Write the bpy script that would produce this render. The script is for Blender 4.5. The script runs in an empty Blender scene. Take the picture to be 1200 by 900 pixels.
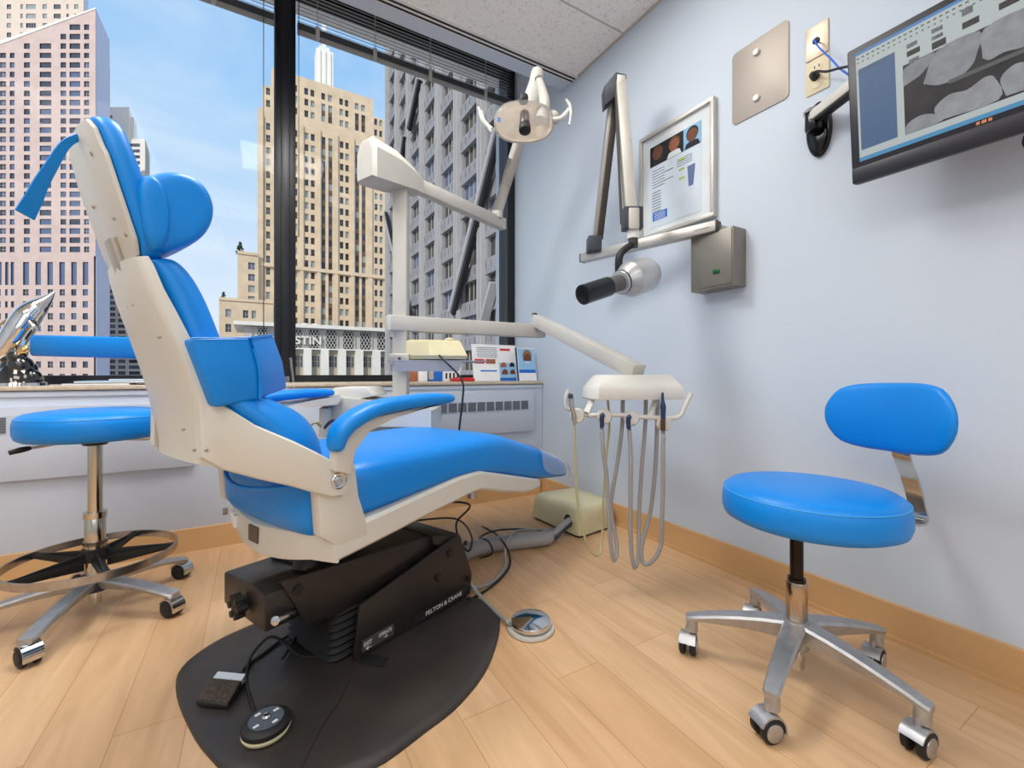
import bpy, bmesh, math, random
from mathutils import Vector, Matrix, noise
random.seed(7)
C = bpy.context.scene.collection
PI = math.pi
# ------------------------------------------------------------------ measuring helpers (pixel -> real point at a real depth)
F = 514.; CY = 438.; CX = 600.; H = .79
R = Vector((.8637, -.504, 0)); FW = Vector((.504, .8637, 0)); Z = Vector((0, 0, 1))
X_ = Vector((1, 0, 0)); Y_ = Vector((0, 1, 0))
def ray(px, py): return FW + R*((px-CX)/F) + Z*(-(py-CY)/F)
def Wf(px, py, f): return ray(px, py)*f + Vector((0, 0, H))
def WX(px, py, X): return Wf(px, py, X/ray(px, py).x)
def WY(px, py, Y): return Wf(px, py, Y/ray(px, py).y)
def WZ(px, py, z): return Wf(px, py, (z-H)/ray(px, py).z)
def proj(p):
    r = p.x*R.x+p.y*R.y; f = p.x*FW.x+p.y*FW.y
    return (CX+F*r/f, CY-F*(p.z-H)/f, f) if f > .05 else (-999, -999, f)
O = Vector((.171, 1.359, 0)); U = Vector((.917, .3987, 0)); V = Vector((-.3987, .917, 0))   # the dental chair's own frame
def cw(s, v, z): return O+U*s+V*v+Z*z
def CH(px, py, v):
    r = ray(px, py); f = (v+O.dot(V))/r.dot(V); p = Wf(px, py, f); d = p-O
    return (d.dot(U), p.z)
# ------------------------------------------------------------------ materials
def c3(r, g, b):
    f = lambda x: (x/255/12.92) if x/255 <= .04045 else ((x/255+.055)/1.055)**2.4
    return (f(r), f(g), f(b), 1)
def mat(name, col, rough=.5, metal=0, var=.04, scale=12, bump=0, bscale=60, spec=.5, alpha=1, trans=0, ior=1.45, emit=None, es=0, coat=0):
    m = bpy.data.materials.new(name); m.use_nodes = True; nt = m.node_tree; N = nt.nodes; L = nt.links
    b = N['Principled BSDF']
    b.inputs['Roughness'].default_value = rough; b.inputs['Metallic'].default_value = metal
    b.inputs['Specular IOR Level'].default_value = spec; b.inputs['IOR'].default_value = ior
    b.inputs['Transmission Weight'].default_value = trans; b.inputs['Alpha'].default_value = alpha
    b.inputs['Coat Weight'].default_value = coat
    tc = N.new('ShaderNodeTexCoord'); nz = N.new('ShaderNodeTexNoise'); nz.inputs['Scale'].default_value = scale; nz.inputs['Detail'].default_value = 3
    L.new(tc.outputs['Object'], nz.inputs['Vector'])
    rp = N.new('ShaderNodeValToRGB'); e = rp.color_ramp.elements
    e[0].position = .3; e[1].position = .7
    e[0].color = tuple(max(0, x*(1-var)) for x in col[:3])+(1,); e[1].color = tuple(min(1, x*(1+var)) for x in col[:3])+(1,)
    L.new(nz.outputs['Fac'], rp.inputs['Fac']); L.new(rp.outputs['Color'], b.inputs['Base Color'])
    if bump:
        n2 = N.new('ShaderNodeTexNoise'); n2.inputs['Scale'].default_value = bscale; n2.inputs['Detail'].default_value = 4
        L.new(tc.outputs['Object'], n2.inputs['Vector'])
        bp = N.new('ShaderNodeBump'); bp.inputs['Strength'].default_value = bump; bp.inputs['Distance'].default_value = .01
        L.new(n2.outputs['Fac'], bp.inputs['Height']); L.new(bp.outputs['Normal'], b.inputs['Normal'])
    if emit:
        b.inputs['Emission Color'].default_value = emit; b.inputs['Emission Strength'].default_value = es
    return m
M = {}
M['wall'] = mat('wall_paint', c3(200, 211, 223), .6, var=.012, scale=2, bump=.05, bscale=90)
M['wallshade'] = mat('cabinet_paint', c3(196, 204, 217), .5, var=.01)
M['vinyl'] = mat('blue_vinyl', c3(2, 132, 221), .38, var=.05, scale=5, bump=.12, bscale=9, spec=.45)
M['seam'] = mat('seam_thread', c3(60, 160, 230), .6)
M['cream'] = mat('cream_plastic', c3(209, 207, 198), .38, var=.02, scale=8)
M['cream2'] = mat('beige_enamel', c3(192, 189, 181), .38, var=.03)
M['equip'] = mat('white_equipment_plastic', c3(214, 212, 204), .35, var=.02)
M['yellowed'] = mat('yellowed_plastic', c3(208, 200, 162), .4, var=.05)
M['black'] = mat('black_enamel', c3(38, 34, 32), .38, var=.15, scale=20, bump=.05)
M['rubber'] = mat('black_rubber', c3(28, 28, 29), .55, var=.1)
M['mat'] = mat('charcoal_base_cover', c3(54, 49, 46), .42, var=.22, scale=7, bump=.15, bscale=25)
M['chrome'] = mat('chrome', c3(205, 205, 205), .12, 1)
M['alu'] = mat('cast_aluminium', c3(182, 182, 184), .42, .85, var=.10, scale=40)
M['satin'] = mat('satin_aluminium', c3(188, 184, 178), .38, .75, var=.04)
M['anod'] = mat('brushed_silver', c3(200, 196, 188), .45, .4, var=.03)
M['darkgap'] = mat('dark_anodised_channel', c3(70, 66, 60), .5, .3)
M['capdark'] = mat('slate_plastic_cap', c3(58, 62, 72), .45)
M['steel'] = mat('stainless_plate', c3(172, 163, 153), .5, .45, var=.03, scale=3)
M['boxgrey'] = mat('taupe_metal_box', c3(128, 124, 116), .4, .3, var=.04)
M['frameblk'] = mat('black_window_frame', c3(30, 32, 36), .35, .2)
M['base'] = mat('maple_baseboard', c3(208, 166, 116), .45, var=.05, scale=4)
M['sill'] = mat('stone_sill', c3(205, 190, 168), .4, var=.12, scale=40)
M['louvre'] = mat('dark_louvre', c3(104, 108, 118), .5)
M['white'] = mat('white_paper', c3(240, 240, 240), .6)
M['whitepl'] = mat('white_knob', c3(235, 235, 232), .3)
M['slat'] = mat('grey_blind_slat', c3(128, 134, 142), .4, .3)
M['rail'] = mat('blind_bottom_rail', c3(92, 97, 102), .4, .2)
M['cordw'] = mat('pale_cord', c3(205, 205, 200), .6)
M['hose'] = mat('grey_hose', c3(158, 156, 156), .4, var=.03)
M['hoseyel'] = mat('yellowed_clear_tube', c3(178, 172, 130), .3)
M['navy'] = mat('navy_grip', c3(42, 58, 92), .35)
M['bluecord'] = mat('blue_cable', c3(40, 100, 220), .4)
M['red'] = mat('red_plastic', c3(205, 50, 45), .4)
M['blueprint'] = mat('blue_print', c3(30, 110, 205), .5)
M['ink'] = mat('dark_ink', c3(95, 95, 110), .6)
M['inkdk'] = mat('near_black_ink', c3(30, 28, 32), .6)
M['skin'] = mat('printed_skin_tone', c3(165, 100, 72), .6, var=.2, scale=60)
M['skin2'] = mat('printed_dark_skin_tone', c3(120, 70, 50), .6, var=.2, scale=60)
M['green'] = mat('green_lamp', c3(10, 90, 45), .3)
M['lime'] = mat('lime_print', c3(180, 215, 80), .6)
M['brownsp_print'] = mat('printed_brown_hair', c3(110, 72, 45), .6)
M['tan'] = mat('tan_cap_print', c3(150, 115, 75), .6)
M['skyprint'] = mat('printed_sky', c3(150, 195, 230), .6)
M['textw'] = mat('white_lettering', c3(225, 225, 220), .5)
M['gold'] = mat('gilt_chrome', c3(235, 205, 150), .1, 1, var=.15, scale=30)
M['silverglass'] = mat('mirror_glass', c3(225, 225, 225), .05, 1, var=.1, scale=30)
M['blackglass'] = mat('black_glass', c3(12, 14, 12), .04, coat=1, spec=.9)
M['clear'] = mat('clear_plastic', (1, 1, 1, 1), .08, alpha=.10, spec=.6)
M['clearblue'] = mat('clear_vinyl_cover', c3(205, 222, 235), .12, alpha=.42, spec=.7)
M['reflector'] = mat('faceted_reflector', c3(250, 234, 214), .22, .1, var=.12, scale=25, bump=.5, bscale=30)
M['lampdark'] = mat('smoked_lamp_tube', c3(45, 22, 18), .25)
M['mahog'] = mat('tinted_window_bulb_cap', c3(96, 38, 20), .25)
M['outletiv'] = mat('ivory_outlet', c3(222, 210, 175), .4)
M['platest'] = mat('steel_cover_plate', c3(186, 170, 150), .35, .6)
M['nameplate'] = mat('brown_rating_plate', c3(95, 80, 70), .4)
M['bezel'] = mat('monitor_bezel', c3(34, 34, 42), .4)
def emat(name, col, s=1.0, var=.0, scale=10):
    m = mat(name, (0.01, .01, .01, 1), .3, spec=.3); nt = m.node_tree; b = nt.nodes['Principled BSDF']
    b.inputs['Emission Strength'].default_value = s
    if var:
        nz = nt.nodes.new('ShaderNodeTexNoise'); nz.inputs['Scale'].default_value = scale; nz.inputs['Detail'].default_value = 3
        tc = nt.nodes.new('ShaderNodeTexCoord'); nt.links.new(tc.outputs['Object'], nz.inputs['Vector'])
        rp = nt.nodes.new('ShaderNodeValToRGB'); e = rp.color_ramp.elements; e[0].position = .3; e[1].position = .7
        e[0].color = tuple(x*(1-var) for x in col[:3])+(1,); e[1].color = tuple(x*(1+var) for x in col[:3])+(1,)
        nt.links.new(nz.outputs['Fac'], rp.inputs['Fac']); nt.links.new(rp.outputs['Color'], b.inputs['Emission Color'])
    else: b.inputs['Emission Color'].default_value = col
    return m
def floor_mat():
    m = bpy.data.materials.new('maple_plank_floor'); m.use_nodes = True; nt = m.node_tree; N = nt.nodes; L = nt.links; b = N['Principled BSDF']
    b.inputs['Roughness'].default_value = .36; b.inputs['Specular IOR Level'].default_value = .45
    tc = N.new('ShaderNodeTexCoord'); mp = N.new('ShaderNodeMapping'); mp.inputs['Rotation'].default_value = (0, 0, PI/2)
    L.new(tc.outputs['Object'], mp.inputs['Vector'])
    br = N.new('ShaderNodeTexBrick'); br.offset = .37; br.offset_frequency = 2
    br.inputs['Scale'].default_value = 1; br.inputs['Brick Width'].default_value = .92; br.inputs['Row Height'].default_value = .135
    br.inputs['Mortar Size'].default_value = .0009; br.inputs['Mortar Smooth'].default_value = .1; br.inputs['Bias'].default_value = 0
    br.inputs['Color1'].default_value = c3(216, 181, 142); br.inputs['Color2'].default_value = c3(207, 168, 127); br.inputs['Mortar'].default_value = c3(178, 134, 90)
    L.new(mp.outputs['Vector'], br.inputs['Vector'])
    m2 = N.new('ShaderNodeMapping'); m2.inputs['Scale'].default_value = (9, 1.1, 1); L.new(tc.outputs['Object'], m2.inputs['Vector'])
    nz = N.new('ShaderNodeTexNoise'); nz.inputs['Scale'].default_value = 2.2; nz.inputs['Detail'].default_value = 6; nz.inputs['Distortion'].default_value = 1.2
    L.new(m2.outputs['Vector'], nz.inputs['Vector'])
    rp = N.new('ShaderNodeValToRGB'); e = rp.color_ramp.elements; e[0].position = .3; e[1].position = .72; e[0].color = (.84, .78, .71, 1); e[1].color = (1.08, 1.06, 1.04, 1)
    L.new(nz.outputs['Fac'], rp.inputs['Fac'])
    mx = N.new('ShaderNodeMix'); mx.data_type = 'RGBA'; mx.blend_type = 'MULTIPLY'; mx.inputs[0].default_value = .85
    L.new(br.outputs['Color'], mx.inputs[6]); L.new(rp.outputs['Color'], mx.inputs[7]); L.new(mx.outputs[2], b.inputs['Base Color'])
    return m
M['floor'] = floor_mat()
def ceil_mat():
    m = mat('fissured_ceiling_tile', c3(232, 227, 218), .9, bump=.5, bscale=160); nt = m.node_tree; N = nt.nodes; L = nt.links; b = N['Principled BSDF']
    tc = N.new('ShaderNodeTexCoord'); v = N.new('ShaderNodeTexNoise'); v.inputs['Scale'].default_value = 62; v.inputs['Detail'].default_value = 2; v.inputs['Distortion'].default_value = 1.5
    L.new(tc.outputs['Object'], v.inputs['Vector'])
    rp = N.new('ShaderNodeValToRGB'); e = rp.color_ramp.elements; e[0].position = .33; e[1].position = .43; e[0].color = c3(226, 221, 213); e[1].color = c3(252, 250, 246)
    L.new(v.outputs['Fac'], rp.inputs['Fac']); L.new(rp.outputs['Color'], b.inputs['Base Color'])
    return m
M['ceil'] = ceil_mat()
def glass_mat():
    m = bpy.data.materials.new('window_glass'); m.use_nodes = True; nt = m.node_tree; N = nt.nodes; L = nt.links
    for n in list(N): N.remove(n)
    o = N.new('ShaderNodeOutputMaterial'); t = N.new('ShaderNodeBsdfTransparent'); g = N.new('ShaderNodeBsdfGlossy'); mx = N.new('ShaderNodeMixShader')
    g.inputs['Roughness'].default_value = .02; mx.inputs[0].default_value = .004
    tc = N.new('ShaderNodeTexCoord'); nz = N.new('ShaderNodeTexNoise'); nz.inputs['Scale'].default_value = 2
    rp = N.new('ShaderNodeValToRGB'); rp.color_ramp.elements[0].color = (.93, .95, .96, 1); rp.color_ramp.elements[1].color = (.97, .98, .98, 1)
    L.new(tc.outputs['Object'], nz.inputs['Vector']); L.new(nz.outputs['Fac'], rp.inputs['Fac']); L.new(rp.outputs['Color'], t.inputs['Color'])
    L.new(t.outputs[0], mx.inputs[1]); L.new(g.outputs[0], mx.inputs[2]); L.new(mx.outputs[0], o.inputs['Surface'])
    return m
M['glass'] = glass_mat()
# exterior
def brickish(name, col, var, sx=.5, sz=.5):
    return mat(name, col, .75, var=var, scale=.35, bump=0)
M['granite'] = brickish('pink_granite', c3(206, 180, 170), .07)
M['granite_lit'] = brickish('granite_lit_side', c3(196, 196, 214), .05)  # side face's lighter lit tone, put into the colour
M['limestone'] = brickish('limestone', c3(214, 189, 158), .10)
M['whiteconc'] = brickish('white_concrete', c3(232, 226, 216), .05)
M['metalclad'] = mat('grey_metal_cladding', c3(146, 143, 144), .6, .0, var=.12, scale=.6)
M['metalclad2'] = mat('silver_pilaster', c3(170, 166, 164), .6, .0, var=.06, scale=.6)
M['darkpanel'] = mat('dark_tower_panel', c3(26, 27, 30), .6)
M['win1'] = mat('dark_window_glass', c3(62, 68, 84), .15, spec=.6)
M['win2'] = mat('window_with_blind', c3(150, 160, 160), .3)
M['win3'] = mat('brownish_window_glass', c3(72, 66, 62), .15, spec=.6)
M['winblue'] = mat('blue_grey_window_glass', c3(92, 104, 132), .15, spec=.6)
M['mull'] = mat('window_mullion', c3(170, 165, 155), .5)
M['brownsp'] = mat('brown_spandrel', c3(104, 86, 74), .6, var=.1, scale=2)
M['lattice'] = mat('grey_lattice_bars', c3(215, 212, 205), .6)
M['greypan'] = mat('grey_stone_panel', c3(190, 184, 176), .6)
M['beigepan'] = mat('beige_spandrel', c3(176, 166, 148), .6)
M['leaf'] = mat('conifer_green', c3(52, 74, 58), .8, var=.3, scale=3)
M['street'] = mat('street_asphalt', c3(95, 95, 98), .9, var=.1, scale=.1)
# ------------------------------------------------------------------ mesh helpers (all take world coordinates)
def B(): return bmesh.new()
def frame3(d):
    d = d.normalized(); a = Vector((0, 0, 1)) if abs(d.z) < .95 else Vector((1, 0, 0))
    x = d.cross(a).normalized(); y = x.cross(d).normalized()
    return x, y
def merge(bm, other, mi=0):
    me = bpy.data.meshes.new('tmp'); other.to_mesh(me); other.free()
    n0 = len(bm.faces); bm.from_mesh(me); bpy.data.meshes.remove(me)
    bm.faces.ensure_lookup_table()
    if mi is not None:
        for f in bm.faces[n0:]: f.material_index = mi
def box(bm, c, size, ax=(X_, Y_, Z), bev=0, seg=2, mi=0):
    b = B(); bmesh.ops.create_cube(b, size=1)
    for v in b.verts: v.co = Vector((v.co.x*size[0], v.co.y*size[1], v.co.z*size[2]))
    if bev: bmesh.ops.bevel(b, geom=b.edges[:], offset=min(bev, min(size)*.49), segments=seg, profile=.5, affect='EDGES')
    c = Vector(c)
    for v in b.verts: v.co = c+ax[0]*v.co.x+ax[1]*v.co.y+ax[2]*v.co.z
    bmesh.ops.recalc_face_normals(b, faces=b.faces[:]); merge(bm, b, mi)
    return bm
def bx(bm, x0, x1, y0, y1, z0, z1, bev=0, mi=0): return box(bm, ((x0+x1)/2, (y0+y1)/2, (z0+z1)/2), (abs(x1-x0), abs(y1-y0), abs(z1-z0)), bev=bev, mi=mi)
def prism(bm, pts, off, bev=0, seg=2, mi=0):
    """outline (3D points) pushed along vector off"""
    b = B(); off = Vector(off); a = [b.verts.new(Vector(p)) for p in pts]; q = [b.verts.new(Vector(p)+off) for p in pts]; n = len(pts)
    b.faces.new(a); b.faces.new(q[::-1])
    for i in range(n): b.faces.new((a[i], q[i], q[(i+1) % n], a[(i+1) % n]))
    bmesh.ops.recalc_face_normals(b, faces=b.faces[:])
    if bev: bmesh.ops.bevel(b, geom=b.edges[:], offset=bev, segments=seg, profile=.5, affect='EDGES')
    merge(bm, b, mi); return bm
def loft(bm, rings, cap=True, closed=True, mi=0):
    b = B(); vs = [[b.verts.new(Vector(p)) for p in r] for r in rings]; n = len(rings[0])
    for i in range(len(vs)-1):
        for j in range(n if closed else n-1):
            b.faces.new((vs[i][j], vs[i][(j+1) % n], vs[i+1][(j+1) % n], vs[i+1][j]))
    if cap: b.faces.new(vs[0][::-1]); b.faces.new(vs[-1])
    bmesh.ops.recalc_face_normals(b, faces=b.faces[:]); merge(bm, b, mi); return bm
def catmull(pts, n=6):
    P = [Vector(p) for p in pts]
    if len(P) < 3: return P
    P = [P[0]*2-P[1]]+P+[P[-1]*2-P[-2]]; out = []
    for i in range(1, len(P)-2):
        for k in range(n):
            t = k/n; a, b, c, d = P[i-1:i+3]
            out.append(.5*((2*b)+(c-a)*t+(2*a-5*b+4*c-d)*t*t+(3*b-a-3*c+d)*t**3))
    out.append(P[-2]); return out
def tube(bm, pts, r, seg=12, smooth=6, mi=0, flat=1.0, up=None):
    """tube along points; r a number or a list (one per given point)"""
    src = [Vector(p) for p in pts]; P = catmull(src, smooth) if smooth and len(src) > 2 else src
    def rad(i):
        if not isinstance(r, (list, tuple)): return r
        t = i/(len(P)-1)*(len(r)-1); k = min(int(t), len(r)-2); return r[k]+(r[k+1]-r[k])*(t-k)
    rings = []; px = None
    for i, p in enumerate(P):
        d = (P[min(i+1, len(P)-1)]-P[max(i-1, 0)])
        if d.length < 1e-7: d = Vector((0, 0, 1))
        d.normalize()
        if px is None: x, y = frame3(d)
        else:
            x = (px-d*px.dot(d)); x = x.normalized() if x.length > 1e-6 else frame3(d)[0]; y = d.cross(x).normalized()
        if up is not None:
            x = d.cross(up).normalized(); y = x.cross(d).normalized()
        px = x; q = rad(i)
        rings.append([p+x*q*math.cos(2*PI*k/seg)+y*q*flat*math.sin(2*PI*k/seg) for k in range(seg)])
    return loft(bm, rings, mi=mi)
def cyl(bm, a, b_, r, r2=None, seg=24, bev=0, mi=0):
    a = Vector(a); b_ = Vector(b_); r2 = r if r2 is None else r2; d = (b_-a).normalized(); x, y = frame3(d)
    L = (b_-a).length; prof = [(0, r), (L, r2)]
    if bev: prof = [(0, r-bev), (bev*.3, r-bev*.3), (bev, r), (L-bev, r2), (L-bev*.3, r2-bev*.3), (L, r2-bev)]
    return loft(bm, [[a+d*t+x*q*math.cos(2*PI*k/seg)+y*q*math.sin(2*PI*k/seg) for k in range(seg)] for t, q in prof], mi=mi)
def lathe(bm, o, prof, ax=Z, sx=1, sy=1, seg=48, xa=None, mi=0):
    """prof: list of (radius, height) along axis ax from o"""
    o = Vector(o); ax = ax.normalized(); x, y = frame3(ax)
    if xa is not None: x = xa.normalized(); y = ax.cross(x).normalized()
    return loft(bm, [[o+ax*h+x*(r*sx)*math.cos(2*PI*k/seg)+y*(r*sy)*math.sin(2*PI*k/seg) for k in range(seg)] for r, h in prof], mi=mi)
def ball(bm, c, r, sc=(1, 1, 1), ax=(X_, Y_, Z), mi=0, seg=16):
    b = B(); bmesh.ops.create_uvsphere(b, u_segments=seg, v_segments=max(6, seg//2+2), radius=r); c = Vector(c)
    for v in b.verts: v.co = c+ax[0]*v.co.x*sc[0]+ax[1]*v.co.y*sc[1]+ax[2]*v.co.z*sc[2]
    merge(bm, b, mi); return bm
def quad(bm, pts, mi=0):
    f = bm.faces.new([bm.verts.new(Vector(p)) for p in pts]); f.material_index = mi; return bm
def text_bm(bm, s, o, xa, ya, size, th=.0008, bold=False, mi=0, width=None):
    cu = bpy.data.curves.new('t', 'FONT'); cu.body = s; cu.size = 1; cu.extrude = 0
    if bold: cu.offset = .02
    ob = bpy.data.objects.new('t', cu); C.objects.link(ob)
    dg = bpy.context.evaluated_depsgraph_get(); me = bpy.data.meshes.new_from_object(ob.evaluated_get(dg))
    bpy.data.objects.remove(ob); b = B(); b.from_mesh(me); bpy.data.meshes.remove(me); bpy.data.curves.remove(cu)
    mxx = max(v.co.x for v in b.verts); kx = size if width is None else width/mxx
    n = xa.cross(ya).normalized(); o = Vector(o)
    r = bmesh.ops.extrude_face_region(b, geom=b.faces[:])
    for v in [g for g in r['geom'] if isinstance(g, bmesh.types.BMVert)]: v.co.z += 1
    for v in b.verts: v.co = o+xa*v.co.x*kx+ya*v.co.y*size*1.35+n*v.co.z*th
    bmesh.ops.recalc_face_normals(b, faces=b.faces[:]); merge(bm, b, mi); return bm
# ------------------------------------------------------------------ object helpers
def wloc(o):
    v = Vector((0, 0, 0))
    while o: v = v+o.location; o = o.parent
    return v
def obj(name, bm, m, parent=None, label=None, sub=0, sharp=.7, kind=None, origin=None):
    me = bpy.data.meshes.new(name)
    base = wloc(parent) if parent else (Vector(origin) if origin is not None else Vector((0, 0, 0)))
    for v in bm.verts: v.co -= base
    bm.to_mesh(me); bm.free()
    for x in (m if isinstance(m, (list, tuple)) else [m]): me.materials.append(x)
    for p in me.polygons: p.use_smooth = True
    if not sub: me.set_sharp_from_angle(angle=sharp)
    o = bpy.data.objects.new(name, me); C.objects.link(o)
    if parent: o.parent = parent
    else: o.location = base
    if sub:
        s = o.modifiers.new('soft', 'SUBSURF'); s.levels = sub; s.render_levels = sub
    if label: o['label'] = label
    if kind: o['kind'] = kind
    return o
def thing(name, label, cat, loc, group=None):
    o = bpy.data.objects.new(name, None); C.objects.link(o); o.location = Vector(loc); o.empty_display_size = .1
    o['label'] = label; o['category'] = cat
    if group: o['group'] = group
    return o
def tag(o, label, cat, group=None):
    o['label'] = label; o['category'] = cat
    if group: o['group'] = group
    return o
def struct(name, bm, m, parent=None): return obj(name, bm, m, parent, kind=None if parent else 'structure')
def centre(bm):
    xs = [v.co.x for v in bm.verts]; ys = [v.co.y for v in bm.verts]; zs = [v.co.z for v in bm.verts]
    return ((min(xs)+max(xs))/2, (min(ys)+max(ys))/2, min(zs))
def solo(name, bm, m, label, cat, group=None, sub=0):
    return tag(obj(name, bm, m, None, sub=sub, origin=centre(bm)), label, cat, group)
# ================================================================== THE ROOM
XL, YB, YC, YW, ZC, XR = -2.7, -2.4, 2.42, 2.83, 2.55, 1.65
struct('floor', bx(B(), XL-.1, XR+.1, YB-.1, YC+.1, -.1, 0), M['floor'])
b = B(); bx(b, XL-.1, XR+.1, YB-.1, 2.195, ZC, ZC+.6)                               # dropped ceiling, blind pocket beyond it
bx(b, XL-.1, XR+.1, 2.195, YW+.25, 3.06, 3.2)
struct('ceiling', b, M['ceil'])
b = B(); bx(b, XL, XR, 2.105, 2.195, ZC-.004, ZC+.002); struct('trim_soffit', b, M['wall'])
b = B(); bx(b, XR, XR+.15, YB-.1, YW+.25, 0, 3.1); struct('wall_right', b, M['wall'])
b = B(); bx(b, XL-.15, XL, YB-.1, YW+.25, 0, 3.1); struct('wall_left', b, M['wall'])
b = B(); bx(b, XL-.1, XR+.1, YB-.15, YB, 0, 3.1); struct('wall_behind', b, M['wall'])
b = B(); bx(b, XL-.1, XR+.1, YW-.02, YW+.25, -.1, .735); struct('wall_window', b, M['wall'])
b = B(); bx(b, XL, XR, 2.07, 2.195, ZC+.002, ZC+.5)                                 # keeps the pocket's inner face painted
# T-bar seams and wall angle of the ceiling
b = B(); bx(b, XL, XR, 1.664, 1.672, ZC-.002, ZC+.001); bx(b, XL, XR, 1.05, 1.058, ZC-.002, ZC+.001)
for x in (.2, -1.0): bx(b, x, x+.008, YB, 2.05, ZC-.002, ZC+.001)
bx(b, XR-.014, XR, YB, 2.04, ZC-.004, ZC+.001)
struct('trim_ceiling_grid', b, mat('ceiling_seam', c3(196, 190, 178), .7))
t = thing('linear_diffuser', 'long double-slot air diffuser along the ceiling edge above the blinds', 'vent', (0, 2.075, ZC-.006))
obj('diffuser_rail', bx(B(), XL+.02, XR-.006, 2.045, 2.105, ZC-.007, ZC), mat('diffuser_white', c3(228, 226, 222), .5), t)
for y in (2.064, 2.09): obj('slot', bx(B(), XL+.03, XR-.012, y-.005, y+.005, ZC-.0095, ZC-.006), M['rubber'], t, label='black slot')
# baseboards
b = B(); bx(b, XR-.016, XR, YB, YC, 0, .105); struct('baseboard_right', b, M['base'])
b = B(); bx(b, XR-.026, XR-.016, YB, YC-.016, 0, .012); struct('trim_1', b, M['base'])
b = B(); bx(b, XL, XR-.03, YC-.016, YC, 0, .1); struct('baseboard_window', b, M['base'])
# convector cabinet under the window
t = thing('convector_cabinet', 'long pale grey convector cabinet under the window with louvred covers', 'heater', (.2, 2.6, 0))
obj('body', bx(B(), XL+.002, XR-.003, YC, YW-.025, 0, .722, bev=.002), M['wallshade'], t)
b = B(); bx(b, XL+.01, XR-.01, YC-.006, YC, .70, .716); bx(b, XL+.01, .83, YC-.005, YC, .655, .665)
obj('ridge', b, M['wallshade'], t)
def cover(x0, x1, z0, z1, g0, g1, gz0, gz1, lab):
    p = obj('cover_panel', bx(B(), x0, x1, YC-.022, YC-.001, z0, z1, bev=.003), M['wallshade'], t, label=lab)
    g = B(); n = int((g1-g0)/.062)
    bx(g, g0-.008, g1+.008, YC-.0235, YC-.021, gz0-.006, gz1+.006)
    for k in range(n):
        xa = g0+k*.062
        for q in range(6):
            zz = gz0+(gz1-gz0)*(q+.5)/6
            bx(g, xa+.005, xa+.057, YC-.0262, YC-.0215, zz-.0042, zz+.0042, mi=1)
    obj('louvre_grille', g, [M['wallshade'], M['louvre']], p)
cover(.62, 1.568, .42, .682, .655, 1.525, .563, .617, 'right cover panel with dark louvres')
cover(-2.4, -.24, .38, .665, -2.3, -.78, .565, .625, 'left cover panel with dark louvres')
solo('window_sill', bx(B(), XL+.001, XR-.003, YC-.012, YW-.022, .724, .742, bev=.004), M['sill'], 'thin speckled beige stone ledge running along under the whole window', 'sill')
# ------------------------------------------------------------------ windows
def window(n, x0, x1):
    b = B(); y0, y1 = YW-.02, YW+.06; z0, z1 = .742, 3.05
    bx(b, x0, x1, y0, y1, z0, z0+.04); bx(b, x0, x1, y0, y1, z1-.05, z1)
    bx(b, x0, x0+.035, y0, y1, z0, z1); bx(b, x1-.035, x1, y0, y1, z0, z1)
    w = struct('window_%d' % n, b, M['frameblk'])
    obj('pane', bx(B(), x0+.035, x1-.035, YW+.02, YW+.026, z0+.04, z1-.05), M['glass'], w)
window(1, -2.69, .125); window(2, .16, 1.62)
b = B(); bx(b, .09, .195, YW-.055, YW+.08, .742, 3.05, bev=.003); bx(b, .12, .165, YW-.08, YW-.05, .742, 3.05, bev=.003); struct('trim_mullion', b, M['frameblk'])
b = B(); bx(b, 1.585, 1.645, YW-.05, YW+.08, .742, 3.05); struct('trim_window_edge', b, M['frameblk'])
b = B(); bx(b, 1.63, XR-.001, YW-.02, YW+.08, .742, 3.05); struct('trim_jamb', b, M['wall'])
# ------------------------------------------------------------------ blinds
def blind(x0, x1, label, cords, ladders):
    y = YW-.10; z0 = 2.70
    t = thing('venetian_blind', label, 'blind', ((x0+x1)/2, y, z0), 'raised venetian blinds')
    obj('head_rail', bx(B(), x0, x1, y-.02, y+.02, 3.03, 3.058), M['rail'], t)
    obj('bottom_rail', bx(B(), x0, x1, y-.016, y+.016, z0, z0+.014, bev=.002), mat('rail_pale', c3(165, 165, 162), .4), t)
    g = B()
    for k in range(9): box(g, ((x0+x1)/2, y, z0+.019+k*.0042), (x1-x0, .026, .0025))
    obj('slat_stack', g, M['rail'], t)
    for k in range(14):
        g = B(); zz = z0+.068+k*.0215
        box(g, ((x0+x1)/2, y, zz), (x1-x0, .026, .0012), ax=(X_, (Y_*.87+Z*.49).normalized(), (Z*.87-Y_*.49).normalized()))
        obj('slat', g, M['slat'], t)
    for x in ladders:
        g = B(); tube(g, [(x, y-.018, 3.03), (x, y-.018, z0+.055)], .0016, seg=6); tube(g, [(x+.006, y-.018, 3.03), (x+.006, y-.018, z0+.055)], .0012, seg=6)
        box(g, (x+.003, y-.019, z0+.027), (.022, .006, .07), bev=.002); ball(g, (x+.003, y-.019, z0-.012), .008)
        obj('ladder_cord', g, M['cordw'], t)
    for x, zb in cords:
        obj('pull_cord', tube(B(), [(x, y-.024, 3.03), (x, y-.026, zb)], .0028, seg=6), M['darkgap'], t)
blind(-2.4, .085, 'raised grey venetian blind over the left window, left of the black mullion', [(.035, 1.0)], [-.19, -.8, -1.5])
blind(.2, 1.58, 'raised grey venetian blind over the right window, between mullion and side wall', [(.205, 1.55)], [.30, .62, .97, 1.37])
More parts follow.
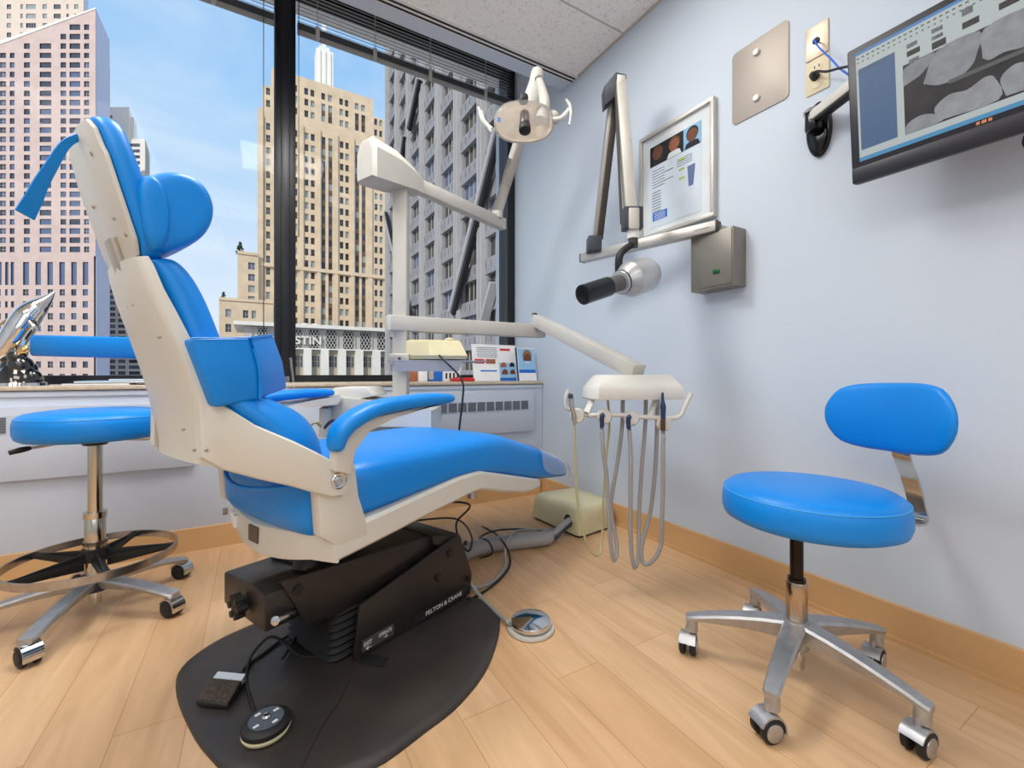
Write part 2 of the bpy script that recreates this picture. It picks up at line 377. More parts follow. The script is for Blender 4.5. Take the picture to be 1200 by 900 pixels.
# ------------------------------------------------------------------ added fill lighting: unseen ceiling panels that brighten the room
def fill_panel(x, y, sx, sy, e):
    t = thing('added_ceiling_light', 'unseen ceiling panel added as fill light to brighten the room', 'light', (x, y, ZC-.01), 'added ceiling panels')
    b = B(); bx(b, x-sx/2-.02, x+sx/2+.02, y-sy/2-.02, y-sy/2, ZC-.012, ZC); bx(b, x-sx/2-.02, x+sx/2+.02, y+sy/2, y+sy/2+.02, ZC-.012, ZC)
    bx(b, x-sx/2-.02, x-sx/2, y-sy/2, y+sy/2, ZC-.012, ZC); bx(b, x+sx/2, x+sx/2+.02, y-sy/2, y+sy/2, ZC-.012, ZC)
    obj('frame', b, M['whitepl'], t)
    obj('diffuser', bx(B(), x-sx/2, x+sx/2, y-sy/2, y+sy/2, ZC-.008, ZC-.002), emat('fill_diffuser', (1, .97, .92, 1), 3), t)
    l = bpy.data.lights.new('fill_panel_light', 'AREA'); l.shape = 'RECTANGLE'; l.size = sx; l.size_y = sy; l.energy = e; l.color = (1, .98, .95)
    o = bpy.data.objects.new('fill_panel_light', l); C.objects.link(o); o.location = (x, y, ZC-.02)
fill_panel(-.55, .15, 1.2, .6, 5); fill_panel(.95, 1.1, .6, .6, 2); fill_panel(.2, 1.62, .6, .5, 23); fill_panel(.65, -1.3, .6, 1.2, 3); fill_panel(-.65, -1.2, .6, 1.2, 6); fill_panel(-1.75, -.6, .6, 1.2, 6); fill_panel(-1.0, 1.35, .6, 1.2, 14)
b = B()  # unseen rear window, added with its glow to brighten ceiling and walls
for (xa, xb, za, zb) in ((-1.96, 1.26, .66, .7), (-1.96, 1.26, 2.2, 2.24), (-1.96, -1.92, .66, 2.24), (1.22, 1.26, .66, 2.24), (-.37, -.33, .66, 2.24)): bx(b, xa, xb, YB, YB+.05, za, zb)
w3 = struct('window_3', b, M['whitepl'])
obj('fill_pane', bx(B(), -1.92, 1.22, YB+.005, YB+.012, .7, 2.2), emat('fill_frosted_glass', (.93, .97, 1, 1), 1.2), w3)
l = bpy.data.lights.new('rear_fill_light', 'AREA'); l.shape = 'RECTANGLE'; l.size = 3.1; l.size_y = 1.45; l.energy = 92; l.color = (.93, .97, 1)
o = bpy.data.objects.new('rear_fill_light', l); C.objects.link(o); o.location = (-.35, YB+.03, 1.45); o.rotation_euler = (PI/2, 0, PI)
# ================================================================== DENTAL CHAIR
ch = thing('dental_chair', 'blue vinyl dental chair with cream shell on a black lift base', 'dental chair', cw(0, 0, 0))
# base cover plate
def crv(pts, z): return [cw(s, v, z) for s, v in pts]
pl = [(-.338, -.202), (-.34, -.065), (-.318, .12), (-.276, .225), (-.183, .278), (-.065, .285), (.06, .272), (.25, .19), (.40, .02), (.462, -.18), (.44, -.28), (.364, -.352), (.213, -.43), (.075, -.46), (-.03, -.455), (-.168, -.434), (-.28, -.34)]
pl = [(p.x, p.y) for p in catmull([(a, c, 0) for a, c in pl+pl[:1]], 4)][:-1]
cx_, cy_ = 0.05, -.09
def sc(k): return [(cx_+(a-cx_)*k, cy_+(c-cy_)*k) for a, c in pl]
b = B(); loft(b, [crv(pl, .0), crv(pl, .006), crv(sc(.985), .011), crv(sc(.93), .014), crv(sc(.3), .02)])
plate = obj('base_cover', b, M['mat'], ch, sharp=1.2)
b = B(); tube(b, [cw(-.02, -.17, .0185), cw(-.10, -.235, .0165), cw(-.17, -.275, .0155), cw(-.25, -.335, .0125)], .0025, seg=6); obj('cover_seam', b, M['rubber'], plate)
# lift head under the seat
b = B(); prism(b, [cw(-.215, -.11, .185), cw(-.215, .12, .185), cw(-.215, .12, .268), cw(-.215, -.04, .282), cw(-.215, -.11, .272)], U*.17, bev=.006)
obj('lift_head', b, M['black'], ch)
b = B(); tube(b, [cw(-.09, -.05, .26), cw(-.07, -.04, .3), cw(-.05, -.02, .36)], .035, seg=16); box(b, cw(.02, 0, .31), (.16, .12, .09), ax=(U, V, Z), bev=.015)
obj('swivel_neck', b, M['black'], ch)
kn = B(); kc = cw(-.215, -.015, .228)
cyl(kn, kc, kc-U*.012, .012); lathe(kn, kc-U*.008, [(.0, 0), (.021, .002), (.024, .008), (.024, .016), (.016, .021), (0, .022)], ax=-U, seg=24)
for k in range(6):
    a = 2*PI*k/6; cyl(kn, kc-U*.009+(V*math.cos(a)+Z*math.sin(a))*.022, kc-U*.032+(V*math.cos(a)+Z*math.sin(a))*.022, .008, seg=10)
obj('lock_knob', kn, M['rubber'], ch, label='black fluted lock knob')
b = B(); cyl(b, Wf(322, 728, 1.0), Wf(348, 716, 1.09), .011, bev=.003); obj('release_lever', b, M['chrome'], ch, label='chrome release lever')
# lift arm (upper link)
def sz(pts, v): return [cw(s, v, z) for s, z in pts]
b = B(); prism(b, sz([(-.185, .296), (-.12, .168), (-.06, .155), (.03, .158), (.30, .19), (.40, .235), (.30, .262)], -.122), V*.012, bev=.004)
prism(b, sz([(-.10, .284), (-.06, .165), (.03, .165), (.30, .195), (.39, .235), (.30, .262)], -.112), V*.228, bev=.004)
la = obj('lift_arm', b, M['black'], ch)
b = B(); cyl(b, cw(-.145, -.121, .262), cw(-.145, -.128, .262), .014, seg=6); obj('pivot_bolt', b, M['rubber'], la)
# bellows
b = B(); rings = []
for k in range(17):
    z = .02+k*.0098; o_ = .012 if k % 2 else 0
    s0, s1, v0, v1 = -.045-o_, .25, -.112-o_*.6, .112+o_; rr = .03
    ring = []
    for (ccx, ccy, a0) in ((s1-rr, v1-rr, 0), (s0+rr, v1-rr, PI/2), (s0+rr, v0+rr, PI), (s1-rr, v0+rr, 3*PI/2)):
        for q in range(4): a = a0+q*PI/6; ring.append(cw(ccx+rr*math.cos(a), ccy+rr*math.sin(a), z))
    rings.append(ring)
loft(b, rings); obj('bellows', b, M['rubber'], ch, sharp=.5)
# side plates
sp = [(-.007, .018), (.012, .165), (.385, .243), (.405, .241), (.466, .085), (.457, .018)]
for v0, lab in ((-.15, 'near side plate with maker lettering'), (.14, None)):
    p = obj('side_plate', prism(B(), sz(sp, v0), V*.01, bev=.003), M['black'], ch, label=lab)
    if v0 < 0:
        for s, z, r in ((.30, .135, .013), (.355, .195, .013), (.428, .205, .009), (.447, .075, .009)):
            obj('bolt', cyl(B(), cw(s, v0, z), cw(s, v0-.006, z), r, seg=6 if r > .01 else 12, bev=.002), M['rubber'], p)
        def plate_text(s0, z0, s1, txt, h, w):
            obj('lettering', text_bm(B(), txt, cw(s0, v0-.0022, z0), U, Z, h, width=w), M['textw'], p, label='white lettering')
        o_ = obj('label_strip', box(B(), cw(.315, v0-.0012, .041), (.235, .002, .03), ax=(U, V, Z)), M['rubber'], p)
        plate_text(.245, .034, .4, 'PELTON & CRANE', .014, .165)
        obj('label_strip', box(B(), cw(.07, v0-.0012, .052), (.105, .002, .032), ax=(U, V, Z)), mat('label_grey', c3(72, 70, 68), .4), p)
        plate_text(.022, .049, .05, 'EXIT', .012, .026)
        plate_text(.07, .052, .12, 'OPERATE', .0105, .045)
        plate_text(.026, .036, .05, '\u2190', .012, .02); plate_text(.085, .041, .1, '\u2192', .010, .016)
b = B(); prism(b, sz([(.29, .268), (.385, .245), (.405, .243), (.464, .09), (.455, .02), (.43, .02), (.43, .1), (.36, .20), (.29, .24)], -.139), V*.278, bev=.004)
obj('rear_cover', b, M['black'], ch)
b = B(); box(b, cw(.03, -.185, .022), (.035, .07, .006), ax=((U*.8+V*.35).normalized(), (V*.9-U*.4).normalized(), Z), bev=.002); obj('brake_pedal', b, M['rubber'], ch)
# seat frame -----------------------------------------------------------
def interp(tab, x):
    for i in range(len(tab)-1):
        if x <= tab[i+1][0] or i == len(tab)-2:
            a, b2 = tab[i], tab[i+1]; t = (x-a[0])/(b2[0]-a[0]); return [a[k]+(b2[k]-a[k])*t for k in range(len(a))]
W_ = lambda s: interp([(-.2, .27), (.0, .27), (.3, .262), (.6, .235), (1.1, .19)], s)[1]
def at_w(px, py):
    w = .27
    for _ in range(6):
        s, z = CH(px, py, -w); w = W_(s)
    return (s, z)
bot = [at_w(*p) for p in ((395, 660), (450, 632), (505, 603), (562, 574), (590, 577), (617, 578), (634, 573))]
top = [at_w(*p) for p in ((390, 623), (423, 612), (480, 586), (540, 559), (563, 552), (600, 557), (634, 562))]
send = max(bot[-1][0], top[-1][0]); N_ = 16; rings = []
for k in range(N_+1):
    s = -.131+(send-.01+.131)*k/N_; zb = interp(bot, s)[1]; zt = max(interp(top, s)[1], zb+.012); w = W_(s); r_ = min(.008, (zt-zb)*.3)
    if k == N_: zb += .006
    rings.append([cw(s, -w+r_, zb), cw(s, -w, zb+r_), cw(s, -w, zt-r_), cw(s, -w+r_, zt), cw(s, w-r_, zt), cw(s, w, zt-r_), cw(s, w, zb+r_), cw(s, w-r_, zb)])
b = B(); loft(b, rings)
# rear rim
def arc_s(v, bulge): return -.131-bulge*(1-(v/.27)**2)
rings = []
for k in range(17):
    v = -.2695+.539*k/16; sb = arc_s(v, .055); zl = .36-.02*max(0, 1-(v/.2)**2); zt = .428-.012*(1-abs(v)/.27)
    rings.append([cw(sb, v, zl), cw(sb-.004, v, zl+.02), cw(sb-.002, v, zt-.005), cw(sb+.006, v, zt), cw(-.126, v, zt), cw(-.126, v, zl)])
loft(b, rings)
for sgn in (-1, 1):                                                    # side posts up to the back pivots
    po = [(-.131, .40), (-.168, .43), (-.176, .535), (-.165, .57), (-.10, .60), (-.085, .575), (-.075, .50), (-.055, .44), (-.05, .40)]
    prism(b, sz(po, sgn*.2705), V*(-sgn*.035), bev=.002)
fr = obj('seat_frame', b, M['cream'], ch, sharp=.6)
b = B(); cpos = cw(arc_s(.0, .055)-.006, -.035, .392); box(b, cw(arc_s(-.02, .055)-.004, .005, .385), (.006, .05, .04), ax=(U, V, Z), bev=.001); obj('rating_plate', b, M['nameplate'], fr, label='brown rating plate')
sw = B()
for v in (.135, .175):
    box(sw, cw(arc_s(v, .055)-.006, v, .388), (.014, .022, .034), ax=(U, V, Z), bev=.004)
obj('rocker_switch', sw, M['whitepl'], fr)
obj('bolt', cyl(B(), cw(-.165, .23, .395), cw(-.175, .232, .395), .01), M['steel'], fr)
obj('foot_bracket', cyl(B(), cw(.5, -.12, .34), cw(.5, -.12, .395), .016), M['alu'], fr)
# rear upholstery between the posts
rings = []
for k in range(13):
    v = -.238+.476*k/12; e = 1-(v/.26)**4
    rings.append([cw(-.135-.03*e, v, .40), cw(-.155-.045*e, v, .44), cw(-.150-.05*e, v, .49), cw(-.145-.05*e, v, .535), cw(-.15-.065*e, v, .56), cw(-.14-.055*e, v, .595), cw(-.10, v, .61), cw(-.06, v, .5), cw(-.08, v, .41)])
b = B(); loft(b, rings); rp_ = obj('rear_upholstery', b, M['vinyl'], ch, sub=1)
b = B()
for z0, dz in ((.557, -.012), (.545, -.03)):
    tube(b, [cw(arc_s(v, .062)-.038+.02*abs(v/.24), v, z0+dz*(1-(v/.24)**2)) for v in [x*.04-.22 for x in range(12)]], .0055, seg=8)
obj('fabric_fold', b, M['vinyl'], rp_)
# seat and leg cushion -------------------------------------------------
ctab = [(-.10, .545, .20), (-.06, .575, .243), (.05, .583, .25), (.2, .578, .25), (.34, .585, .246), (.47, .588, .238), (.58, .572, .228), (.7, .535, .217), (.82, .495, .207), (.95, .445, .195), (1.07, .400, .18), (1.15, .352, .16)]
rings = []
for s, zt, w in ctab:
    zb = max(interp(top, s)[1]-.012, .3) if s < send-.03 else zt-.075
    if s >= send-.03: zb = min(zt-.05, interp(top, send-.03)[1]-.012-(s-send+.03)*.15)
    h = zt-zb; ring = []
    prof = [(-1, .0), (-1.0, .35), (-.985, .68), (-.93, .86), (-.80, .95), (-.55, .985), (-.2, .975), (.2, .975), (.55, .985), (.80, .95), (.93, .86), (.985, .68), (1.0, .35), (1, .0)]
    ring = [cw(s, a*w*1.02, zb+c*h) for a, c in prof]+[cw(s, .5*w, zb-.0), cw(s, -.5*w, zb-.0)]
    rings.append(ring)
b = B(); loft(b, rings); cu = obj('seat_cushion', b, M['vinyl'], ch, sub=2)
rings = []                                                            # clear protective cover on the toe end
for s, zt, w in [r for r in ctab if r[0] > .8]+[(1.175, .335, .13)]:
    zb = zt-(.10 if s < 1 else .06); w2 = w*1.05+.004; h = zt+.006-zb
    rings.append([cw(s+(.012 if s > 1 else 0), a*w2, zb+c*h) for a, c in [(-1, .0), (-1.0, .35), (-.985, .68), (-.93, .86), (-.80, .95), (-.2, 1), (.2, 1), (.80, .95), (.93, .86), (.985, .68), (1.0, .35), (1, .0)]])
b = B(); loft(b, rings, closed=False, cap=False); obj('toe_cover', b, M['clearblue'], ch, label='clear plastic toe cover', sub=1)
# back shell -----------------------------------------------------------
rows = [((163, 300), (174, 300), .112), ((168, 314), (180, 310), .120), ((179, 342), (192, 338), .128), ((193, 372), (209, 369), .136), ((207, 402), (225, 400), .145),
        ((220, 433), (240, 436), .152), ((232, 465), (258, 468), .158), ((240, 500), (268, 495), .162), ((246, 530), (272, 525), .165), ((246, 547), (262, 549), .163)]
rings = []
for bp_, fp_, w in rows:
    sb, zb = CH(*bp_, -w); sf, zf = CH(*fp_, -w); sf = min(sf, sb+.075)
    def pt(t, v, back=0): return cw(sb+(sf-sb)*t-back, v, zb+(zf-zb)*t)
    rings.append([pt(1, -w), pt(.45, -w), pt(.1, -w+.003), pt(0, -w+.016, .004), pt(0, -w*.5, .009), pt(0, 0, .011), pt(0, w*.5, .009), pt(0, w-.016, .004), pt(.1, w-.003), pt(.45, w), pt(1, w)])
b = B(); loft(b, rings)
aup = [(234, 462, .152), (262, 474, .170), (300, 498, .212), (345, 517, .258), (372, 530, .28), (392, 541, .285), (404, 549, .285), (411, 563, .285)]
alo = [(236, 538, .160), (262, 551, .176), (300, 561, .216), (345, 571, .26), (372, 579, .28), (390, 584, .285), (402, 582, .285), (411, 570, .285)]
for sgn in (-1, 1):
    rings = []
    for (x, y, v), (x2, y2, v2) in zip(aup, alo):
        su, zu = CH(x, y, -v); sl, zl_ = CH(x2, y2, -v2); e_ = .005
        rings.append([cw(su, sgn*(v-e_), zu), cw(su, sgn*v, zu-e_), cw(sl, sgn*v2, zl_+e_), cw(sl, sgn*(v2-e_), zl_), cw(sl, sgn*(v2-.03), zl_), cw(su, sgn*(v-.03), zu)])
    loft(b, rings)
sh = obj('back_shell', b, M['cream'], ch, sharp=.75)
pv = CH(397, 563, -.285)
for sgn in (-1, 1):
    pb = cw(pv[0], sgn*.285, pv[1]); g = B()
    lathe(g, pb, [(0, 0), (.019, 0), (.019, .003), (.016, .005), (.0115, .0035), (.0105, .0035), (.0095, .0065), (.004, .0065), (.003, .004), (0, .004)], ax=V*sgn, seg=32)
    obj('pivot_cap', g, M['chrome'], ch, label='round chrome pivot cap')
g = B()
for x, y in ((188, 395), (216, 503), (229, 527), (243, 527)):
    vv = -.142 if y < 450 else -.164; s_, z_ = CH(x, y, vv); pc = cw(s_-.002, vv, z_); ball(g, pc-V*.0, .0035)
obj('screw', g, M['steel'], sh)
# seat back cushions
prof_f = [(176, 298), (207, 303), (228, 330), (244, 362), (258, 392)]
rows2 = [((168, 308), (186, 301), .105, .0), ((174, 304), (206, 303), .112, .0), ((188, 325), (226, 325), .125, 0), ((205, 360), (243, 360), .138, 0), ((222, 398), (255, 395), .152, 0), ((238, 438), (272, 438), .168, 0), ((258, 468), (300, 465), .182, 0),
         ((275, 488), (343, 475), .205, 0), ((300, 505), (364, 500), .225, 0), ((320, 520), (371, 528), .235, 0), ((330, 540), (370, 552), .23, 0), ((330, 560), (362, 572), .2, 0)]
rings = []
for bp_, fp_, w, _ in rows2:
    sb, zb = CH(*bp_, -w); sf, zf = CH(*fp_, -w*.55); zf = (zf+zb)/2*.4+zf*.6
    sb -= .01
    def pt(t, v): return cw(sb+(sf-sb)*t, v, zb+(zf-zb)*t)
    rings.append([pt(0, -w*.98), pt(.45, -w*1.0), pt(.78, -w*.93), pt(.97, -w*.72), pt(1.0, -w*.3), pt(1.0, w*.3), pt(.97, w*.72), pt(.78, w*.93), pt(.45, w), pt(0, w*.98)])
b = B(); loft(b, rings); obj('back_cushion', b, M['vinyl'], ch, sub=2)
# lumbar cushion: a boxy block strapped across the back, corners bevelled toward the seat
lt = [(-.385, -.187, .858), (-.281, -.19, .866), (-.175, -.065, .886), (-.16, .0, .888), (-.175, .065, .886), (-.281, .19, .866), (-.385, .187, .858)]
lb_ = [(-.345, -.187, .722), (-.262, -.19, .735), (-.14, -.065, .752), (-.13, .0, .752), (-.14, .065, .752), (-.262, .19, .735), (-.345, .187, .722)]
lm = [tuple(a_*.5+c_*.5 for a_, c_ in zip(p, q)) for p, q in zip(lt, lb_)]; lm = [(p[0]+(.006 if i in (1, 2, 3, 4, 5) else 0), p[1]*1.02, p[2]) for i, p in enumerate(lm)]
b = B(); loft(b, [[cw(*p) for p in L_] for L_ in (lb_, lm, lt)])
bmesh.ops.bevel(b, geom=[e for e in b.edges if e.calc_face_angle(0) > .35], offset=.009, segments=3, profile=.5, affect='EDGES')
lu = obj('lumbar_cushion', b, M['vinyl'], ch, sharp=1.2)
g = B(); tube(g, [cw(*lt[0]), cw(*lt[1]), cw(*lt[2])], .0022, seg=6, smooth=0); obj('piping', g, M['vinyl'], lu)
g = B(); tube(g, [cw(lt[1][0]+.001, lt[1][1], lt[1][2]), cw(lm[1][0]+.001, lm[1][1]-.001, lm[1][2]), cw(lb_[1][0]+.001, lb_[1][1], lb_[1][2])], .0035, seg=8, smooth=3); obj('piping', g, M['vinyl'], lu)
# headrest
g = B(); box(g, (cw(-.445, 0, .995)), (.012, .05, .14), ax=((U+Z*.28).normalized(), V, (Z-U*.28).normalized()), bev=.003); obj('headrest_bar', g, M['steel'], ch, label='steel headrest bar')
hd = []
ht, hb = (-.515, 1.262), (-.443, 1.005)
def hp(t, v, o=0):                                                    # t 0 at top .. 1 at bottom of the head plate
    return cw(ht[0]+(hb[0]-ht[0])*t+o*.96, v, ht[1]+(hb[1]-ht[1])*t+o*.27)
outl = [(0.02, -.075), (-.0, -.03), (.0, .03), (.02, .075), (.10, .098), (.22, .104), (.28, .112), (.85, .112), (.95, .095), (1.0, .05), (1.0, -.05), (.95, -.095), (.85, -.112), (.28, -.112), (.22, -.104), (.10, -.098)]
hpn = (U*.96+Z*.27).normalized()
pln = obj('headrest_plate', prism(B(), [hp(t, v) for t, v in outl], hpn*.008, bev=.002), M['cream'], ch)
for t_, v_ in ((.22, -.05), (.66, -.05), (.80, -.085), (.93, -.02), (.88, .04), (.5, .05)):
    obj('screw', cyl(B(), hp(t_, v_), hp(t_, v_)-hpn*.003, .004, seg=10), M['steel'], pln)
outc = [(t-.03 if t < .5 else t+.03, v*1.08) for t, v in outl]
rings = []
for o_, k in ((.008, .96), (.012, 1.0), (.03, 1.02), (.045, .97), (.052, .85)):
    rings.append([hp(.5+(t-.5)*(1-(1-k)*.5), v*k, o_) for t, v in outc])
b = B(); loft(b, rings); obj('headrest_pad', b, M['vinyl'], ch, sub=1)
# pillow: rounded roll across the pad
pc = [(165, 207), (185, 200), (212, 199), (238, 210), (252, 233), (253, 256), (242, 278), (218, 291), (195, 297), (180, 294), (168, 270), (162, 240)]
psz = [CH(x, y, -.115) for x, y in pc]; pcs = (sum(p[0] for p in psz)/len(psz), sum(p[1] for p in psz)/len(psz))
rings = []
for v, k in ((-.128, .62), (-.125, .84), (-.116, .96), (-.1, 1.0), (-.04, 1.03), (.04, 1.03), (.1, 1.0), (.116, .96), (.125, .84), (.128, .62)):
    rings.append([cw(pcs[0]+(s-pcs[0])*k, v, pcs[1]+(z-pcs[1])*k) for s, z in psz])
b = B(); loft(b, rings); pil = obj('headrest_pillow', b, M['vinyl'], ch, sub=2)
lob = [CH(x, y, -.125) for x, y in [(160, 212), (168, 203), (180, 203), (191, 214), (198, 235), (200, 262), (197, 284), (187, 297), (176, 292), (168, 272), (162, 240)]]
lc_ = (sum(p[0] for p in lob)/len(lob), sum(p[1] for p in lob)/len(lob)); rings = []
for v, k in ((-.138, .5), (-.136, .8), (-.128, .96), (-.1, 1.03), (.1, 1.03), (.128, .96), (.136, .8), (.138, .5)): rings.append([cw(lc_[0]+(s-lc_[0])*k, v, lc_[1]+(z-lc_[1])*k) for s, z in lob])
g = B(); loft(g, rings); obj('pillow_back_roll', g, M['vinyl'], pil, sub=2)
# strap
spx = [(92, 160, .0), (76, 170, .01), (60, 195, .02), (48, 215, .02), (40, 232, .02), (29, 252, .02)]
cen = []
for x, y, v in spx:
    s_, z_ = CH(x, y, .0); cen.append((s_, z_))
rings = []
cc = catmull([cw(s, 0, z) for s, z in cen], 5)
for i, p in enumerate(cc):
    wv = .006+.009*i/(len(cc)-1); d = (cc[min(i+1, len(cc)-1)]-cc[max(i-1, 0)]).normalized(); n = d.cross(V).normalized()
    side = (V*.5+n*.86).normalized(); n2 = d.cross(side).normalized()
    rings.append([p-side*wv+n2*.0015, p+side*wv+n2*.0015, p+side*wv-n2*.0015, p-side*wv-n2*.0015])
b = B(); loft(b, rings); obj('headrest_strap', b, M['vinyl'], ch, label='loose blue strap hanging from the headrest', sharp=1)
# armrests
def armrest(sg):
    cl = [(392, 530), (397, 508), (412, 492), (440, 478), (475, 471), (505, 467.5), (530, 466.5)]
    pts = [CH(x, y, -.30) for x, y in cl]; hw = [.022, .030, .034, .036, .036, .034, .024]; hh = [.012, .018, .0185, .018, .0175, .0165, .012]
    P = catmull([cw(s, sg*.30, z) for s, z in pts], 5); rings = []
    def rr(t, L): t *= len(L)-1; k = min(int(t), len(L)-2); return L[k]+(L[k+1]-L[k])*(t-k)
    for i, p in enumerate(P):
        d = (P[min(i+1, len(P)-1)]-P[max(i-1, 0)]).normalized(); n = V.cross(d).normalized()
        if n.z < 0: n = -n
        t = i/(len(P)-1); a, c_ = rr(t, hw), rr(t, hh)
        if i in (0, len(P)-1): a *= .6; c_ *= .6
        rings.append([p+V*a*x+n*c_*y for x, y in ((-1, -.6), (-1, .3), (-.8, .8), (-.4, 1), (.4, 1), (.8, .8), (1, .3), (1, -.6), (.6, -1), (-.6, -1))])
    b = B(); loft(b, rings); pad = obj('armrest_pad', b, M['vinyl'], ch, sub=1)
    o2 = [(388, 552), (391, 520), (398, 515), (408, 500), (432, 489), (480, 479), (520, 470), (531, 471), (500, 478), (460, 490), (430, 506), (414, 528), (409, 556)]
    q = [CH(x, y, -.29) for x, y in o2]
    b = B(); prism(b, sz(q, sg*.302), V*(-sg*.028), bev=.006); obj('armrest_support', b, M['cream'], ch)
    return pad
armrest(-1); armrest(1)
# ================================================================== FOOT CONTROLS ON THE PLATE
def flo(x, y, z=0.02): return WZ(x, y, z)
t = thing('foot_switch', 'flat rectangular black foot pedal with silver label on the charcoal base cover', 'foot pedal', flo(258, 812, .018))
p0, p1, p2, p3 = flo(229, 822, .03), flo(266, 826, .03), flo(288, 790, .045), flo(256, 787, .045)
def blk(bm, top, zb, bev=0):
    a = [Vector(p) for p in top]; q = [Vector((p.x, p.y, zb)) for p in a]; b2 = B()
    va = [b2.verts.new(p) for p in a]; vq = [b2.verts.new(p) for p in q]; b2.faces.new(va); b2.faces.new(vq[::-1]); n = len(a)
    for i in range(n): b2.faces.new((va[i], vq[i], vq[(i+1) % n], va[(i+1) % n]))
    bmesh.ops.recalc_face_normals(b2, faces=b2.faces[:])
    if bev: bmesh.ops.bevel(b2, geom=b2.edges[:], offset=bev, segments=2, profile=.5, affect='EDGES')
    merge(bm, b2); return bm
obj('housing', blk(B(), [p0, p1, p2, p3], .02, .002), M['rubber'], t)
def lerp(a, b2, k): return a+(b2-a)*k
obj('tread', blk(B(), [lerp(p0, p3, .04)+Z*.003, lerp(p1, p2, .04)+Z*.003, lerp(p1, p2, .72)+Z*.003, lerp(p0, p3, .72)+Z*.003], .026, .001), mat('worn_tread', c3(62, 52, 44), .8, var=.5, scale=120), t)
lb = obj('label_plate', blk(B(), [lerp(p0, p3, .76)+Z*.002, lerp(p1, p2, .76)+Z*.002, lerp(p1, p2, .98)+Z*.002, lerp(p0, p3, .98)+Z*.002], .03), mat('label_silver', c3(190, 198, 205), .4), t)
obj('cable', tube(B(), [flo(281, 790, .03), flo(292, 778, .022), flo(310, 765, .022), flo(330, 750, .024), flo(350, 740, .03), cw(-.12, .0, .035)], .0045, seg=8), M['rubber'], t)
fc = flo(312, 855, .021); fc.z = .0
t = thing('foot_controller', 'round black foot controller with four marked arrows at front of the base cover', 'foot pedal', (fc.x, fc.y, .017))
b = B(); rF = .046
lathe(b, (fc.x, fc.y, .019), [(0, 0), (rF, 0), (rF+.002, .006), (rF, .008)], seg=40); dsk0 = obj('foot_ring', b, M['yellowed'], t, label='yellowed lower ring')
b = B(); lathe(b, (fc.x, fc.y, .027), [(0, 0), (rF-.002, 0), (rF+.002, .003), (rF+.002, .012), (rF-.004, .017), (rF*.72, .0185), (0, .0185)], seg=40); obj('disc', b, M['rubber'], t)
b = B(); lathe(b, (fc.x, fc.y, .0455), [(0, 0), (rF*.74, 0), (rF*.74, .0008), (0, .0008)], seg=40); obj('marked_plate', b, mat('label_slate', c3(82, 92, 104), .4), t)
for k in range(4):
    a = PI*.22+k*PI/2; q = Vector((math.cos(a), math.sin(a), 0)); n = Vector((-q.y, q.x, 0))
    g = B(); box(g, Vector((fc.x, fc.y, .0467))+q*.025, (.011, .006, .0006), ax=(U, V, Z)); obj('mark', g, M['textw'], t)
b = B(); lathe(b, (fc.x, fc.y, .0462), [(0, 0), (.0085, 0), (.009, .004), (.006, .008), (0, .009)], seg=24); obj('centre_button', b, M['chrome'], t, label='chrome centre button')
obj('cable', tube(B(), [flo(300, 838, .035), flo(293, 818, .024), flo(288, 795, .022), flo(293, 772, .03), flo(305, 755, .06), flo(318, 746, .07), flo(332, 752, .06), flo(350, 768, .028), flo(378, 770, .024)], .004, seg=8), M['rubber'], t)
# chrome rheostat
rc = WZ(622, 737, .0)
t = thing('rheostat_pedal', 'round chrome domed foot pedal lying on the wood floor right of the base', 'foot pedal', (rc.x, rc.y, 0))
lathe_b = B(); lathe(lathe_b, (rc.x, rc.y, 0), [(0, 0), (.070, 0), (.073, .004), (.071, .010), (0, .011)], seg=48); obj('ring', lathe_b, M['cream2'], t)
b = B(); lathe(b, (rc.x, rc.y, .014), [(0, 0), (.055, 0), (.061, .003), (.062, .012), (.06, .016), (.045, .020), (.02, .0235), (0, .0245)], seg=48); obj('dome', b, mat('polished_dome', c3(215, 215, 215), .07, 1), t)
obj('spacer', cyl(B(), (rc.x, rc.y, .009), (rc.x, rc.y, .016), .05), M['rubber'], t)
obj('cable', tube(B(), [WZ(598, 731, .02), WZ(582, 718, .012), WZ(568, 704, .012), WZ(556, 690, .03), WZ(551, 682, .05)], .0065, seg=10), M['hose'], t)
# ================================================================== JUNCTION BOX, HOSE, CABLES
t = thing('junction_box', 'cream plastic junction box on the floor against the right wall', 'floor box', (1.47, 1.84, 0))
b = B(); cn = [(1.335, 1.65), (1.60, 1.69), (1.60, 2.03), (1.31, 2.03)]; cx0 = Vector((1.46, 1.85, 0))
def rr_ring(k, z):
    out = []
    for i, (x, y) in enumerate(cn):
        p = cx0+(Vector((x, y, 0))-cx0)*k; pr_ = cx0+(Vector(cn[i-1]+(0,))-cx0)*k; nx = cx0+(Vector(cn[(i+1) % 4]+(0,))-cx0)*k
        a = p+(pr_-p).normalized()*.03; c_ = p+(nx-p).normalized()*.03
        for q in (0, .5, 1):
            m_ = a*(1-q)**2+p*2*q*(1-q)+c_*q*q; out.append(Vector((m_.x, m_.y, z)))
    return out
loft(b, [rr_ring(1.04, .012), rr_ring(1.0, .06), rr_ring(.975, .105), rr_ring(.93, .128), rr_ring(.85, .137), rr_ring(.3, .139)])
obj('cover', b, M['yellowed'], t, sharp=1.2)
b = B(); prism(b, [p for p in rr_ring(.98, .0)], Z*.013); obj('base_plate', b, M['rubber'], t)
en = Vector((1.355, 1.70, .065)); obj('cable_entry', ball(B(), en+Vector((-.012, .035, 0)), .035, (.6, 1, 1)), M['inkdk'], t, label='dark cable opening')
t = thing('umbilical_hose', 'grey corrugated hose on the floor between chair base and cream box', 'hose', (1.0, 1.72, 0))
